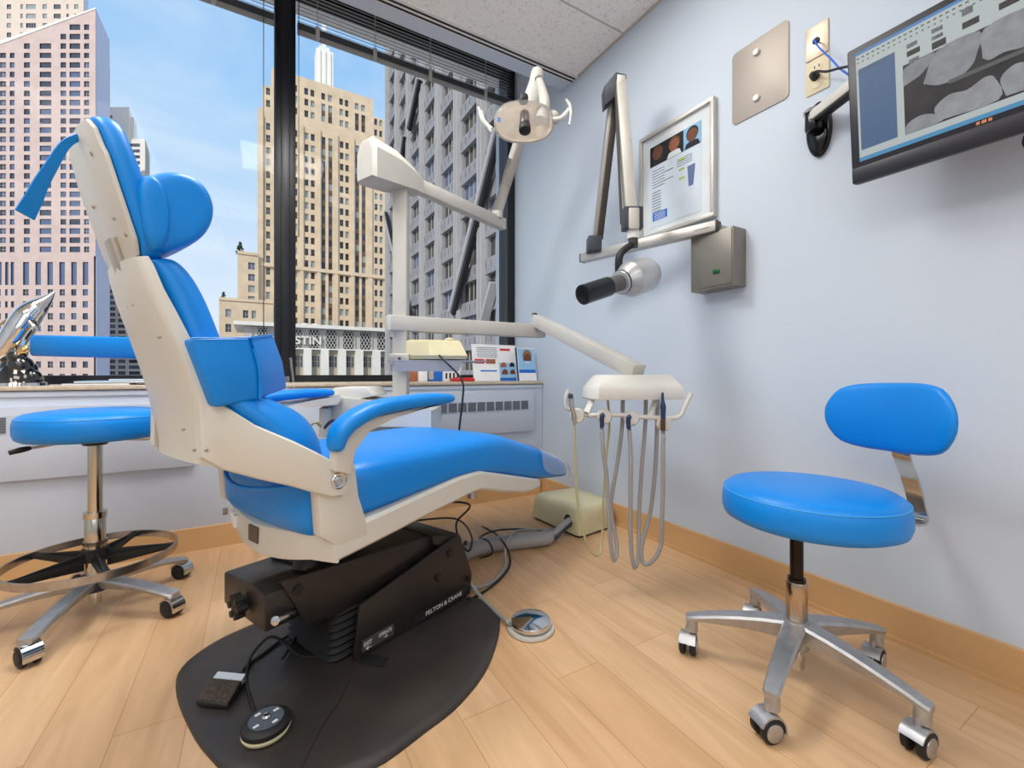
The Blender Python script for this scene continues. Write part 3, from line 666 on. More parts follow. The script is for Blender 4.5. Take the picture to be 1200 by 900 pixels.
hp_ = [cw(.42, .05, .09), cw(.47, .07, .06), Vector((.86, 1.72, .035)), Vector((.98, 1.70, .035)), WZ(637, 631, .035), WZ(641, 629, .035)]
P = catmull(hp_, 14); rings = []
for i, p in enumerate(P):
    d = (P[min(i+1, len(P)-1)]-P[max(i-1, 0)]).normalized(); x, y = frame3(d)
    r0 = .031+(.0035 if i % 2 else 0); rings.append([p+x*r0*math.cos(2*PI*k/18)+y*r0*math.sin(2*PI*k/18) for k in range(18)])
hs = obj('sleeve', loft(B(), rings), M['hose'], t, sharp=1.5)
e0 = hp_[-1]
for k, (dy, dz, r, m_) in enumerate(((.0, .008, .016, 'hose'), (-.012, -.012, .007, 'navy'), (.012, -.014, .006, 'rubber'), (-.02, 0, .006, 'capdark'))):
    a = e0+Vector((-.02, dy, dz)); obj('inner_tube', tube(B(), [a, a+Vector((.06, 0, 0)), (a+en)/2+Vector((0, 0, dz*.5)), en+Vector((.0, .03+dy, dz))], r, seg=10), M[m_], t)
def cord(name, pts, r, m, label, cat='cable'): return solo(name, tube(B(), pts, r, seg=8), m, label, cat)
cord('power_cable', [cw(.30, .1, .33), WZ(548, 590, .25), WZ(535, 612, .14), WZ(538, 632, .08), WZ(549, 646, .078), WZ(553, 630, .08), WZ(543, 613, .085), WZ(525, 607, .1), cw(.34, .1, .25)], .0042, M['rubber'], 'black cable looping out from under the chair above the grey hose')
cord('floor_cable', [WZ(563, 654, .006), WZ(577, 648, .07), WZ(572, 634, .082), WZ(562, 630, .04), WZ(580, 622, .03), WZ(606, 620, .012), WZ(640, 622, .006)], .0042, M['rubber'], 'thin black cable curled over the grey hose behind it')
cord('plug_lead', [WZ(565, 617, .015), WZ(580, 625, .02), WZ(590, 636, .078), WZ(597, 650, .04), WZ(596, 666, .007), WZ(580, 684, .007), WZ(556, 700, .006), WZ(548, 702, .02)], .0045, M['rubber'], 'black lead running across the hose down to the chair base')
cord('air_line', [WZ(645, 620, .03), WZ(608, 622, .05), WZ(596, 632, .082), WZ(592, 648, .05), WZ(592, 663, .01), WZ(582, 678, .008), WZ(566, 687, .008), WZ(552, 688, .03)], .0065, M['hose'], 'grey air line crossing the corrugated hose and curving to the base')
# ================================================================== STOOLS
def caster(parent, p, top, ang, m_wheel, m_hood, r=.027):
    g = B(); ax = Vector((math.cos(ang), math.sin(ang), 0)); fwd = Vector((-ax.y, ax.x, 0)); c = Vector((p.x, p.y, r))
    for sg in (-1, 1): lathe(g, c+ax*sg*.006, [(0, 0), (r*.8, 0), (r, .003), (r, .013), (r*.8, .016), (0, .016)], ax=ax*sg, seg=24)
    cs = obj('caster', g, m_wheel, parent)
    for sg in (-1, 1): obj('hub_cap', cyl(B(), c+ax*sg*.0215, c+ax*sg*.0245, r*.72, seg=20, bev=.001), M['alu'] if m_hood is M['alu'] else M['rubber'], cs)
    g = B(); rings = []
    for k in range(9):
        a = -.25+(PI*.95)*k/8; d = fwd*math.cos(a)+Z*math.sin(a); q = c+d*(r+.002)
        rings.append([q-ax*.021, q+ax*.021, q+ax*.021+d*.004, q-ax*.021+d*.004])
    loft(g, rings); cyl(g, c+Z*r, Vector((p.x, p.y, top)), .007, seg=12)
    obj('hood', g, m_hood, cs)
    return cs
def star_arm(parent, c, a, Rr, z_in, z_out, m, w_in=.055, w_out=.034, hin=.05, hout=.035):
    d = Vector((math.cos(a), math.sin(a), 0)); n = Vector((-d.y, d.x, 0)); rings = []
    for t in (0.02, .12, .3, .5, .7, .88, .97, 1.0):
        r = Rr*t+.012*t; zt = z_in+(z_out-z_in)*(t**1.6); w = w_in+(w_out-w_in)*t; h = hin+(hout-hin)*t if t < .85 else hout
        h = max(.016, hin*(1-t*.75)); q = Vector((c.x, c.y, 0))+d*r; k = w/2; kk = k*(.8 if t == 1.0 else 1)
        rings.append([q-n*kk*.8+Z*zt, q+n*kk*.8+Z*zt, q+n*kk+Z*(zt-.006), q+n*kk*.75+Z*(zt-h), q-n*kk*.75+Z*(zt-h), q-n*kk+Z*(zt-.006)])
    g = B(); loft(g, rings)
    e = Vector((c.x, c.y, 0))+d*(Rr-.004); cyl(g, e+Z*(z_out-.042), e+Z*(z_out-.004), .0155, seg=16)
    return obj('base_arm', g, m, parent, sharp=.6)
# right-hand (operator) stool
sc_ = Vector((1.21, .61, 0))
t = thing('operator_stool', 'round blue stool with backrest on aluminium five-star base by the right wall', 'stool', sc_)
Rb = .255
for k in range(5):
    a = math.radians(196.5+72*k); star_arm(t, sc_, a, Rb, .155, .105, M['alu'])
    p = sc_+Vector((math.cos(a), math.sin(a), 0))*(Rb-.004); caster(t, p-Vector((.012, -.004, 0)), .075, math.radians(250+13*k), M['rubber'], M['alu'])
g = B(); lathe(g, sc_+Z*.085, [(0, 0), (.028, 0), (.03, .01), (.034, .05), (.03, .072), (0, .073)], seg=32); obj('hub', g, M['alu'], t)
obj('cylinder_foot', cyl(B(), sc_+Z*.03, sc_+Z*.09, .018, bev=.002), M['chrome'], t)
g = B(); cyl(g, sc_+Z*.155, sc_+Z*.255, .0245, bev=.003); obj('gas_cylinder', g, mat('bronzed_chrome', c3(190, 170, 150), .15, 1), t)
g = B(); cyl(g, sc_+Z*.25, sc_+Z*.415, .0155); cyl(g, sc_+Z*.253, sc_+Z*.262, .021); obj('piston', g, mat('black_piston', c3(34, 26, 22), .25, .5), t)
sr = .203
seatp = [(0, 0), (sr*.9, 0), (sr*.975, .008), (sr, .024), (sr, .052), (sr*.985, .068), (sr*.95, .080), (sr*.9, .087), (sr*.7, .094), (sr*.4, .097), (0, .098)]
g = B(); so2 = sc_+R*.032; lathe(g, so2+Z*.41, seatp, seg=64); st = obj('seat', g, M['vinyl'], t, sharp=1.2)
g = B(); tube(g, [so2+Vector((math.cos(2*PI*k/48)*sr*.972, math.sin(2*PI*k/48)*sr*.978, .41+.0725)) for k in range(49)], .0018, seg=6, smooth=0); obj('piping', g, M['seam'], st)
bd = Vector((.95, -.31, 0)).normalized(); bn = Vector((-bd.y, bd.x, 0))
bc = Wf(1046, 489, 1.15)
rings = []
NB = 13
for k in range(NB):
    u_ = -1+2*k/(NB-1); y_ = u_*.165; e = (1-abs(u_)**3.6); e = max(e, 0)**.5; hh_ = .093*(.30+.70*e) if abs(u_) < 1 else .02; th = .026*(.35+.65*e)
    curve = -bd*(.035*u_*u_); zc = .0-.004*u_
    c0 = bc+bn*y_+curve+Z*zc
    up_ = Z if True else Z
    rings.append([c0+up_*hh_*math.sin(2*PI*q/16)+bd*th*math.cos(2*PI*q/16)*(.9 if abs(math.sin(2*PI*q/16)) < .8 else 1.15) for q in range(16)])
g = B(); loft(g, rings); bk = obj('backrest', g, M['vinyl'], t, sub=1)

pp = [bc+bd*.026-Z*.03, bc+bd*.03-Z*.10, Wf(1066, 560, 1.22), Wf(1074, 590, 1.22), Wf(1073, 612, 1.20), so2+bd*.19+Z*.399, so2+bd*.10+Z*.399]
g = B(); rings = []
for i, p in enumerate(catmull(pp, 6)):
    Pp = catmull(pp, 6); d = (Pp[min(i+1, len(Pp)-1)]-Pp[max(i-1, 0)]).normalized(); n = d.cross(bn).normalized()
    rings.append([p-bn*.022-n*.003, p+bn*.022-n*.003, p+bn*.022+n*.003, p-bn*.022+n*.003])
loft(g, rings); obj('back_bracket', g, M['chrome'], t, label='curved chrome backrest bracket')
g = B(); box(g, sc_+Z*.404+bd*.03, (.24, .1, .012), ax=(bd, bn, Z), bev=.003); obj('seat_plate', g, M['rubber'], t)
# left-hand (assistant) stool
s2 = Vector((-.46, 1.95, 0))
t = thing('assistant_stool', 'tall round blue stool with chrome foot ring and body bar, left of the chair', 'stool', s2)
for k in range(5):
    a = math.radians(254+72*k); star_arm(t, s2, a, .27, .12, .075, M['alu'], .045, .045, .035, .02)
    p = s2+Vector((math.cos(a), math.sin(a), 0))*.268; caster(t, p, .068, math.radians(215+9*k), M['rubber'], M['chrome'], r=.028)
obj('cylinder_foot', cyl(B(), s2+Z*.03, s2+Z*.09, .016, bev=.002), M['chrome'], t)
g = B(); cyl(g, s2+Z*.12, s2+Z*.32, .027, bev=.002); cyl(g, s2+Z*.30, s2+Z*.60, .019); cyl(g, s2+Z*.315, s2+Z*.335, .03); cyl(g, s2+Z*.225, s2+Z*.24, .031)
obj('gas_cylinder', g, mat('warm_chrome', c3(200, 194, 180), .14, 1), t)
obj('hub', cyl(B(), s2+Z*.08, s2+Z*.13, .045, .032), M['rubber'], t)
obj('ring_hub', cyl(B(), s2+Z*.175, s2+Z*.215, .034), M['rubber'], t)
fr_ = .215; g = B(); rings = []
for k in range(65):
    a = 2*PI*k/64; d = Vector((math.cos(a), math.sin(a), 0)); q = s2+d*fr_+Z*.185
    rings.append([q-d*.003-Z*.012, q+d*.003-Z*.012, q+d*.003+Z*.012, q-d*.003+Z*.012])
loft(g, rings, cap=False); ringo = obj('foot_ring', g, mat('worn_chrome', c3(175, 172, 168), .25, 1, var=.2, scale=30), t, label='worn chrome foot ring')
for k in range(5):
    a = math.radians(290+72*k); d = Vector((math.cos(a), math.sin(a), 0)); n = Vector((-d.y, d.x, 0))
    g = B(); prism(g, [s2+d*.03+Z*.175+n*.014, s2+d*(fr_-.004)+Z*.176+n*.012, s2+d*(fr_-.004)+Z*.176-n*.012, s2+d*.03+Z*.175-n*.014], Z*.012); prism(g, [s2+d*.03+Z*.15-n*.003, s2+d*(fr_-.004)+Z*.172-n*.003, s2+d*(fr_-.004)+Z*.188-n*.003, s2+d*.03+Z*.205-n*.003], n*.006)
    obj('ring_spoke', g, M['rubber'], ringo)
sr2 = .198; g = B(); s3 = s2+R*.018; lathe(g, s3+Z*.582, [(0, 0), (sr2*.9, 0), (sr2*.97, .008), (sr2, .024), (sr2, .052), (sr2*.985, .066), (sr2*.95, .076), (sr2*.88, .084), (sr2*.6, .092), (0, .096)], seg=64)
st = obj('seat', g, M['vinyl'], t, sharp=1.2)
g = B(); tube(g, [s3+Vector((math.cos(2*PI*k/48)*sr2*.975, math.sin(2*PI*k/48)*sr2*.975, .582+.070)) for k in range(49)], .0016, seg=6, smooth=0); obj('piping', g, M['seam'], st)
g = B(); lathe(g, s2+Z*.555, [(.03, 0), (.034, .006), (.07, .03), (.06, .03), (.026, .01)], seg=24); box(g, s2+Z*.582, (.2, .16, .012), bev=.003); obj('seat_mount', g, M['rubber'], t)
lv = Wf(33, 527, 1.36); g = B(); cyl(g, s2+Z*.575+Vector((-.05, -.03, 0)), Wf(38, 525, 1.36), .0045); lev = obj('height_lever', g, M['steel'], t)
g = B(); tube(g, [Wf(36, 525, 1.36), Wf(24, 527.5, 1.34), Wf(10, 531, 1.32)], [.007, .009, .007], seg=12); obj('grip', g, M['rubber'], lev)
bA, bB_ = Wf(40, 405, 1.52), Wf(165, 408, 1.5); dd = (bB_-bA).normalized(); ext = bB_+dd*.10
g = B(); rings = []
for tt, kx in ((0, .7), (.02, 1), (.3, 1), (.7, 1), (.98, 1), (1, .7)):
    q = bA+(ext-bA)*tt; n = dd.cross(Z).normalized()
    rings.append([q+n*.02*kx*a+Z*.036*kx*c_ for a, c_ in ((-1, -.8), (-1, .8), (-.7, 1), (.7, 1), (1, .8), (1, -.8), (.7, -1), (-.7, -1))])
loft(g, rings); obj('body_support_bar', g, M['vinyl'], t, label='horizontal padded blue body bar', sharp=.9)
pe = Vector((ext.x-.03, ext.y, 0)); pe = bA+(ext-bA)*.92
g = B(); tube(g, [pe-Z*.0, Vector((pe.x, pe.y, .68)), Vector((pe.x, pe.y, .60)), Vector((pe.x-.03, pe.y+.01, .575)), s2+Z*.578+Vector((.05, 0, 0))], .011, seg=12); obj('bar_post', g, M['chrome'], t)
# ================================================================== DELIVERY SYSTEM POST AND ARMS
pB = Wf(470, 470, 1.92); pB.z = 0
t = thing('delivery_post', 'beige equipment post with swing arms and instrument head, behind the chair', 'dental unit', pB)
pw = .062
g = B(); box(g, Vector((pB.x, pB.y, .82)), (pw, pw, 1.60), ax=(R, FW, Z), bev=.006); obj('post', g, M['cream2'], t)
g = B(); box(g, Vector((pB.x, pB.y, .855)), (.09, .09, .045), ax=(R, FW, Z), bev=.004); cl = obj('clamp', g, M['satin'], t)
obj('bolt', cyl(B(), Vector((pB.x, pB.y, .855))-FW*.045+R*.005, Vector((pB.x, pB.y, .855))-FW*.05+R*.005, .007, seg=6), M['darkgap'], cl)
obj('base_flange', bx(B(), pB.x-.1, pB.x+.1, pB.y-.1, pB.y+.1, 0, .03, bev=.005), M['cream2'], t)
# low swing arm carrying the instrument head
a0 = Wf(455, 385, 1.88); a1 = Wf(636, 398, 2.27); ad = (a1-a0); ad.z = 0; L_ = ad.length; ad.normalize(); an = Vector((-ad.y, ad.x, 0))
zc = 1.008; mid = (a0+a1)/2; mid.z = zc
g = B(); box(g, mid, (L_, .06, .066), ax=(ad, an, Z), bev=.005); ar = obj('lower_arm', g, M['cream2'], t)
obj('end_cap', box(B(), Vector((a0.x, a0.y, zc)), (.008, .06, .066), ax=(ad, an, Z), bev=.002), M['equip'], ar)
kp = Vector((a1.x, a1.y, 0))-ad*.05
g = B(); cyl(g, kp+Z*1.04, kp+Z*1.10, .013); obj('knuckle_pin', g, M['darkgap'], t)
c0 = Wf(632, 377, 2.22); c1 = Wf(742, 433, 1.66)
d = (c1-c0); L2 = d.length; d.normalize(); n = d.cross(Z).normalized(); u2 = n.cross(d).normalized()
g = B(); box(g, (c0+c1)/2, (L2+.06, .062, .058), ax=(d, n, u2), bev=.005); obj('link_arm', g, M['cream2'], t)
# instrument head
hc = Wf(741, 455, 1.62); hx = (R*.985+FW*.12).normalized(); hn = Z.cross(hx).normalized()
w0 = .172
def hring(z, k, kd): return [hc+hx*(a*w0*k)+hn*(b2*.085*kd)+Z*z for a, b2 in ((-1, -.6), (-.9, -1), (.9, -1), (1, -.6), (1, .6), (.9, 1), (-.9, 1), (-1, .6))]
g = B(); loft(g, [hring(-.038, 1.0, 1.0), hring(-.034, 1.02, 1.02), hring(.002, 1.0, 1.0), hring(.012, .96, .92), hring(.045, .82, .6), hring(.05, .76, .5)]); hd_ = obj('instrument_head', g, M['equip'], t, sharp=.6)
hb0 = lambda x, y: Wf(x, y, 1.55)
g = B(); tube(g, [hb0(683, 487), hb0(720, 486), hb0(760, 489), hb0(785, 490), hb0(797, 487), hb0(803, 475), hb0(810, 461)], .0085, seg=10); bar = obj('holder_bar', g, M['equip'], t)
for x, y, x2, y2 in ((696, 463, 687, 484), (770, 465, 761, 489)):
    obj('bracket', tube(B(), [Wf(x, y, 1.58), hb0(x2, y2)], .011, seg=12), M['equip'], bar)
for x, y in ((676, 487), (708, 488), (740, 490), (778, 496)):
    g = B(); c = hb0(x, y); lathe(g, c-FW*.012, [(0, 0), (.022, 0), (.027, .006), (.027, .018), (.02, .024), (0, .024)], ax=FW, seg=28)
    obj('holder', g, M['equip'], bar)
obj('hook', tube(B(), [hb0(672, 480), hb0(664, 478), hb0(663, 468), hb0(666, 457)], .007, seg=10), M['equip'], bar)
# instruments with hoses
def instr(px, py, tip, mtip, hose, mh, rh, label, group='handpieces hanging from the instrument head'):
    p = Wf(px, py, 1.53); q = thing(*label, p); 
    obj('grip', tip(p), mtip, q)
    obj('hose', tube(B(), [Wf(x, y, f) for x, y, f in hose], rh, seg=10), mh, q)
    return q
G_ = 'handpieces hanging from the instrument head'
q = instr(669, 470, lambda p: tube(B(), [Wf(669, 463, 1.52), Wf(670, 475, 1.52), Wf(673, 490, 1.53), Wf(673, 496, 1.53)], [.010, .008, .0085, .005], seg=12), M['satin'],
          [(673, 496, 1.53), (674, 540, 1.53), (676, 580, 1.53), (684, 625, 1.53), (694, 648, 1.54), (703, 649, 1.57), (706, 625, 1.6), (707, 585, 1.6), (711, 530, 1.6), (714, 500, 1.6), (712, 464, 1.6)], M['hoseyel'], .0045, ('air_water_syringe', 'metal syringe with blue square button, leftmost on the holder bar', 'dental instrument'))
obj('button', box(B(), Wf(668.5, 464, 1.51), (.016, .012, .016), ax=(R, FW, Z), bev=.003), M['navy'], q, label='navy button')
for (x, y, lab, hose) in ((706, 493, 'navy-tipped handpiece in second holder from the left', [(705, 500, 1.53), (707, 530, 1.53), (711, 560, 1.54), (713, 600, 1.54), (716, 640, 1.55), (719.5, 657, 1.56), (723, 640, 1.58), (716, 600, 1.6), (717, 580, 1.6), (724, 540, 1.6), (729, 500, 1.6), (730, 464, 1.6)]),
                           (737, 495, 'navy-tipped handpiece in third holder from the left', [(737, 500, 1.53), (739, 530, 1.53), (739, 580, 1.53), (739, 630, 1.54), (741, 655, 1.55), (744, 665, 1.56), (748, 650, 1.58), (749, 600, 1.6), (752, 550, 1.6), (756, 500, 1.6), (757, 464, 1.6)])):
    instr(x, y, lambda p, x=x, y=y: tube(B(), [Wf(x+2, y-7, 1.515), Wf(x-.5, y-5, 1.515), Wf(x-.5, y+7, 1.525)], [.008, .0085, .0075], seg=12), M['navy'], hose, M['hose'], .0075, ('handpiece', lab, 'dental instrument'))
q = instr(777, 480, lambda p: tube(B(), [Wf(776.5, 460, 1.52), Wf(776.5, 468, 1.52), Wf(777, 477, 1.52), Wf(777, 487, 1.525), Wf(777, 504, 1.53)], [.004, .0055, .0105, .0085, .0068], seg=12), M['navy'],
          [(777, 504, 1.53), (777, 560, 1.53), (776, 600, 1.53), (774, 640, 1.54), (764, 658, 1.55), (754, 660, 1.57), (752, 640, 1.58), (762, 600, 1.6), (768, 550, 1.6), (770, 500, 1.6), (771, 464, 1.6)], M['hose'], .0075, ('handpiece', 'bronze and navy handpiece standing upright in the rightmost holder', 'dental instrument'))
obj('coupling', cyl(B(), Wf(777, 491, 1.522), Wf(777, 504, 1.528), .0082), mat('bronze_coupling', c3(110, 78, 55), .3, .6), q)
# shelf with cream curing box
sA = Vector((pB.x, pB.y, 0))
g = B(); s0, s1, s2_, s3 = Wf(462, 424, 1.84), Wf(571, 424, 1.95), Wf(560, 424, 2.12), Wf(462, 424, 2.08)
zsh = .85
g = B(); prism(g, [Vector((p.x, p.y, .842)) for p in (s0, s1, s2_, s3)], Z*.006, bev=.001)
prism(g, [Vector((p.x, p.y, .80)) for p in (s0, lerp(s0, s1, .68))]+[Vector((p.x, p.y, .842)) for p in (lerp(s0, s1, .72), s0)], FW*.004)
obj('shelf', g, mat('slate_shelf', c3(150, 155, 166), .4, .2), t)
bxc = Wf(511, 420, 1.97); bxc.z = .849
q = thing('control_unit', 'small yellowed cream control box on the post shelf with black lead', 'equipment', bxc)
ax_ = (R*.99+FW*.1).normalized(); ay_ = Z.cross(ax_)
def P2(a, b2, z): return bxc+ax_*a+ay_*b2+Z*z
g = B(); loft(g, [[P2(a, b2, .004) for a, b2 in ((-.135, -.06), (-.02, -.085), (.13, -.06), (.13, .08), (-.135, .08))],
                  [P2(a, b2, .02) for a, b2 in ((-.138, -.066), (-.02, -.095), (.14, -.066), (.14, .085), (-.138, .085))],
                  [P2(a, b2, .082) for a, b2 in ((-.138, -.066), (-.03, -.07), (.11, -.03), (.11, .085), (-.138, .085))],
                  [P2(a, b2, .09) for a, b2 in ((-.13, -.05), (-.03, -.05), (.10, -.02), (.10, .08), (-.13, .08))]])
cb = obj('case', g, M['yellowed'], q, sharp=.4)
obj('knob', ball(B(), P2(.06, -.01, .092), .022, (1, 1, .5)), M['yellowed'], q)
obj('lead', tube(B(), [P2(.02, -.088, .02), P2(.04, -.12, .0), Wf(541, 445, 1.82), Wf(542, 470, 1.80), Wf(539, 495, 1.80), Wf(537, 520, 1.82), Wf(535, 545, 1.85)], .0042, seg=8), M['rubber'], q)
# upper light arm box
z_a = 1.635
b0 = Wf(432, 200, 1.80); b1 = Wf(588, 262, 2.52); ld = (b1-b0); ld.z = 0; L3 = ld.length; ld.normalize(); ln = Vector((-ld.y, ld.x, 0))
px_ = Vector((pB.x, pB.y, 0))
g = B()
hb_ = px_-ld*.03
def lr(a, w, h0, h1): return [px_+ld*a+ln*(-w)+Z*(z_a+h0), px_+ld*a+ln*(-w)+Z*(z_a+h1*.55), px_+ld*a+ln*(-w*.55)+Z*(z_a+h1), px_+ld*a+ln*(w*.55)+Z*(z_a+h1), px_+ld*a+ln*w+Z*(z_a+h1*.55), px_+ld*a+ln*w+Z*(z_a+h0)]
loft(g, [lr(-.185, .05, -.055, .095), lr(-.17, .062, -.06, .11), lr(-.05, .062, -.05, .10), lr(.05, .048, -.035, .07), lr(.10, .035, -.03, .045)])
obj('arm_head', g, M['cream2'], t, sharp=.5)
g = B(); aL = (Vector((b1.x, b1.y, 0))-px_).dot(ld); box(g, px_+ld*(aL/2+.04)+Z*(z_a+.008), (aL-.08, .046, .062), ax=(ld, ln, Z), bev=.005); obj('light_arm', g, M['cream2'], t)
# console at the post foot (mostly hidden behind the chair)
g = B(); cc0 = Wf(455, 490, 1.88); cc0.z = 0
def P3(a, b2, z): return cc0+R*a+FW*b2+Z*z
loft(g, [[P3(x, -.12, z) for x, z in ((-.235, .58), (-.235, .68), (-.19, .70), (.19, .655), (.205, .64), (.205, .575))], [P3(x, .14, z) for x, z in ((-.235, .58), (-.235, .68), (-.19, .70), (.19, .655), (.205, .64), (.205, .575))]])
prism(g, [P3(x, -.10, z) for x, z in ((-.21, .66), (-.20, .725), (-.19, .735), (-.06, .735), (-.03, .70))], FW*.2, bev=.005)
cn_ = obj('console', g, M['equip'], t, sharp=.5)
g = B(); box(g, P3(-.02, .02, .30), (.24, .2, .58), ax=(R, FW, Z), bev=.01); obj('console_pedestal', g, M['equip'], t)
obj('tubing', tube(B(), [P3(.1, -.08, .58), P3(.14, -.1, .55), P3(.19, -.1, .56), P3(.23, -.1, .52), P3(.22, -.1, .46)], .006, seg=8), M['rubber'], t)
# assistant's holder behind the far armrest
hC = Wf(366, 485, 1.78)
q = thing('assistant_holder', 'white suction holder tray on a short post behind the far armrest', 'dental unit', (hC.x, hC.y, 0))
def P4(x, y, f=1.78): return Wf(x, y, f)
g = B(); rings = [[P4(x, y, f) for x, y in ((345, 474), (352, 470), (380, 463), (398, 462), (400, 468), (396, 474), (362, 478))] for f in (1.68, 1.80)]
loft(g, rings); obj('tray', g, M['equip'], q, sharp=.5)
g = B(); tube(g, [P4(381, 474, 1.74), P4(381, 500, 1.74), P4(381, 520, 1.74)], .022, seg=16); pst = obj('stem', g, M['equip'], q)
g = B(); bs = P4(381, 505, 1.74); box(g, Vector((bs.x, bs.y, .27)), (.09, .09, .54), ax=(R, FW, Z), bev=.01); obj('pedestal', g, M['equip'], q)
obj('tube_loop', tube(B(), [P4(368, 512, 1.7), P4(364, 500, 1.68), P4(370, 495, 1.68), P4(376, 500, 1.7)], .005, seg=8), M['hoseyel'], q)
obj('tube_loop', tube(B(), [P4(380, 502, 1.66), P4(386, 495, 1.66), P4(392, 493, 1.66), P4(396, 500, 1.7)], .006, seg=8), M['navy'], q, label='navy tube')
obj('suction_tip', tube(B(), [Wf(346, 462, 1.76), Wf(343, 440, 1.76), Wf(340.5, 419, 1.76)], [.005, .0045, .0055], seg=10), M['clear'], q)
obj('suction_cup', cyl(B(), Wf(336.5, 456, 1.74), Wf(336.5, 441, 1.74), .008, .009), M['clear'], q)
# ================================================================== DENTAL LIGHT
lp0 = Wf(583, 247, 2.46); LC = Wf(614, 142, 2.0)
t = thing('dental_light', 'ceiling-high dental operating lamp on a beige balance arm in the window corner', 'lamp', lp0)
up = Wf(624, 118, 2.17)
g = B(); cyl(g, lp0-Z*.03, lp0+Z*.0, .02); cyl(g, lp0-Z*.045, lp0+Z*.01, .03, bev=.004)
obj('arm_joint', g, M['cream2'], t)
g = B(); tube(g, [lp0, lerp(lp0, up, .5), up], .031, seg=20, smooth=0); obj('balance_arm', g, M['cream2'], t)
tp = Wf(630, 82, 2.13)
dU = (tp-up); dU2 = dU.normalized(); nU = dU2.cross(FW).normalized()
g = B(); rings = []
for k, (tt, w, dth) in enumerate(((-.25, .03, .03), (0, .042, .034), (.2, .044, .034), (.6, .032, .03), (.9, .030, .028), (1.0, .026, .024), (1.06, .013, .013))):
    q = up+dU*tt; fx = FW
    rings.append([q+nU*w*math.cos(2*PI*k2/16)+fx*dth*math.sin(2*PI*k2/16) for k2 in range(16)])
loft(g, rings); obj('arm_housing', g, M['equip'], t, sharp=1)
g = B(); tube(g, [Wf(631, 92, 2.06), Wf(636, 108, 2.04), Wf(638, 122, 2.02), Wf(634, 140, 2.02)], [.018, .021, .026, .03], seg=14); obj('yoke', g, M['cream2'], t)
fd = (-(FW*.93)-Z*.30+R*.0).normalized(); fx = R; fy = fx.cross(fd).normalized(); fy = -fy if fy.z < 0 else fy
def LP(a, b2, d_): return LC+fx*a+fy*b2+fd*d_
def lring(k, d_, n=40):
    out = []
    for i in range(n):
        a = 2*PI*i/n; cx1 = math.copysign(abs(math.cos(a))**.8, math.cos(a)); sy1 = math.copysign(abs(math.sin(a))**.85, math.sin(a))
        out.append(LP(cx1*.134*k, (sy1*.082*k)+(-.0 if sy1 > 0 else -.006), d_))
    return out
g = B(); loft(g, [lring(1.0, .0), lring(1.02, -.012), lring(.93, -.05), lring(.7, -.085), lring(.3, -.10), lring(.03, -.102), lring(.03, -.098), lring(.3, -.094), lring(.68, -.078), lring(.88, -.046), lring(.96, -.01), lring(.96, 0)], cap=False)
obj('reflector', g, M['reflector'], t, label='peach-tinted faceted reflector', sharp=1.2)
g = B(); loft(g, [lring(1.0, .002), lring(1.0, .018), lring(.93, .034), lring(.75, .042), lring(.3, .046)]); obj('shield', g, M['clear'], t, label='clear front shield', sharp=1.2)
b_ = B(); cyl(b_, LP(.003, .035, -.01), LP(.003, -.025, .035), .021, .024, bev=.004); lo = obj('bulb_tube', b_, M['lampdark'], t, label='dark bulb tube across the reflector')
obj('bulb_tube_end', cyl(B(), LP(.003, -.025, .035), LP(.003, -.052, .056), .0265, .027, bev=.005), M['rubber'], t)
obj('top_cap', cyl(B(), LP(-.003, .075, .0), LP(-.003, .105, -.012), .022, bev=.005), M['rubber'], t)
obj('blue_mark', box(B(), LP(-.112, -.002, .036), (.014, .018, .001), ax=(fx, fy, fd)), M['blueprint'], t)
g = B(); ball(g, LP(.135, .022, -.045), .033); cyl(g, LP(.12, .03, -.05), LP(.06, .02, -.09), .02); obj('tilt_knuckle', g, M['cream2'], t)
for pts in ([(577, 152), (570, 146), (565, 138), (563, 130)], [(646, 140), (656, 139), (663, 133), (667, 128)]):
    obj('handle_stem', tube(B(), [Wf(x, y, 1.98) for x, y in pts], .010, seg=12), M['equip'], t)
obj('handle', tube(B(), [Wf(560, 124, 1.97), Wf(565, 137, 1.97), Wf(570, 146, 1.97), Wf(576, 155, 1.97)], [.008, .011, .011, .008], seg=12, flat=.6), M['equip'], t)
obj('handle', tube(B(), [Wf(663, 116, 1.97), Wf(668, 124, 1.97), Wf(669, 135, 1.97), Wf(667, 147, 1.97)], [.008, .011, .011, .008], seg=12, flat=.6), M['equip'], t)
# ================================================================== X-RAY ARM
t = thing('xray_unit', 'wall-mounted dental x-ray arm with tube head and grey control box', 'x-ray unit', (1.6, 1.1, 1.13))
rA = Vector((1.575, 1.085, 1.372)); rB = Vector((1.425, 1.735, 1.372)); rd = (rB-rA).normalized(); rn = Vector((-rd.y, rd.x, 0))
g = B(); box(g, (rA+rB)/2, ((rB-rA).length, .042, .042), ax=(rd, rn, Z), bev=.003); rl = obj('wall_rail', g, M['satin'], t)
for p in (rA, rB): obj('end_cap', box(B(), p, (.008, .043, .043), ax=(rd, rn, Z), bev=.002), M['darkgap'], rl)
obj('lettering', text_bm(B(), 'explor-x', rA+rd*.10-rn*-.0217+Z*-.003, -rd, Z, .010, width=.05) if False else box(B(), rA+rd*.055+rn*.0213-Z*.002, (.06, .0008, .003), ax=(rd, rn, Z)), M['ink'], rl)
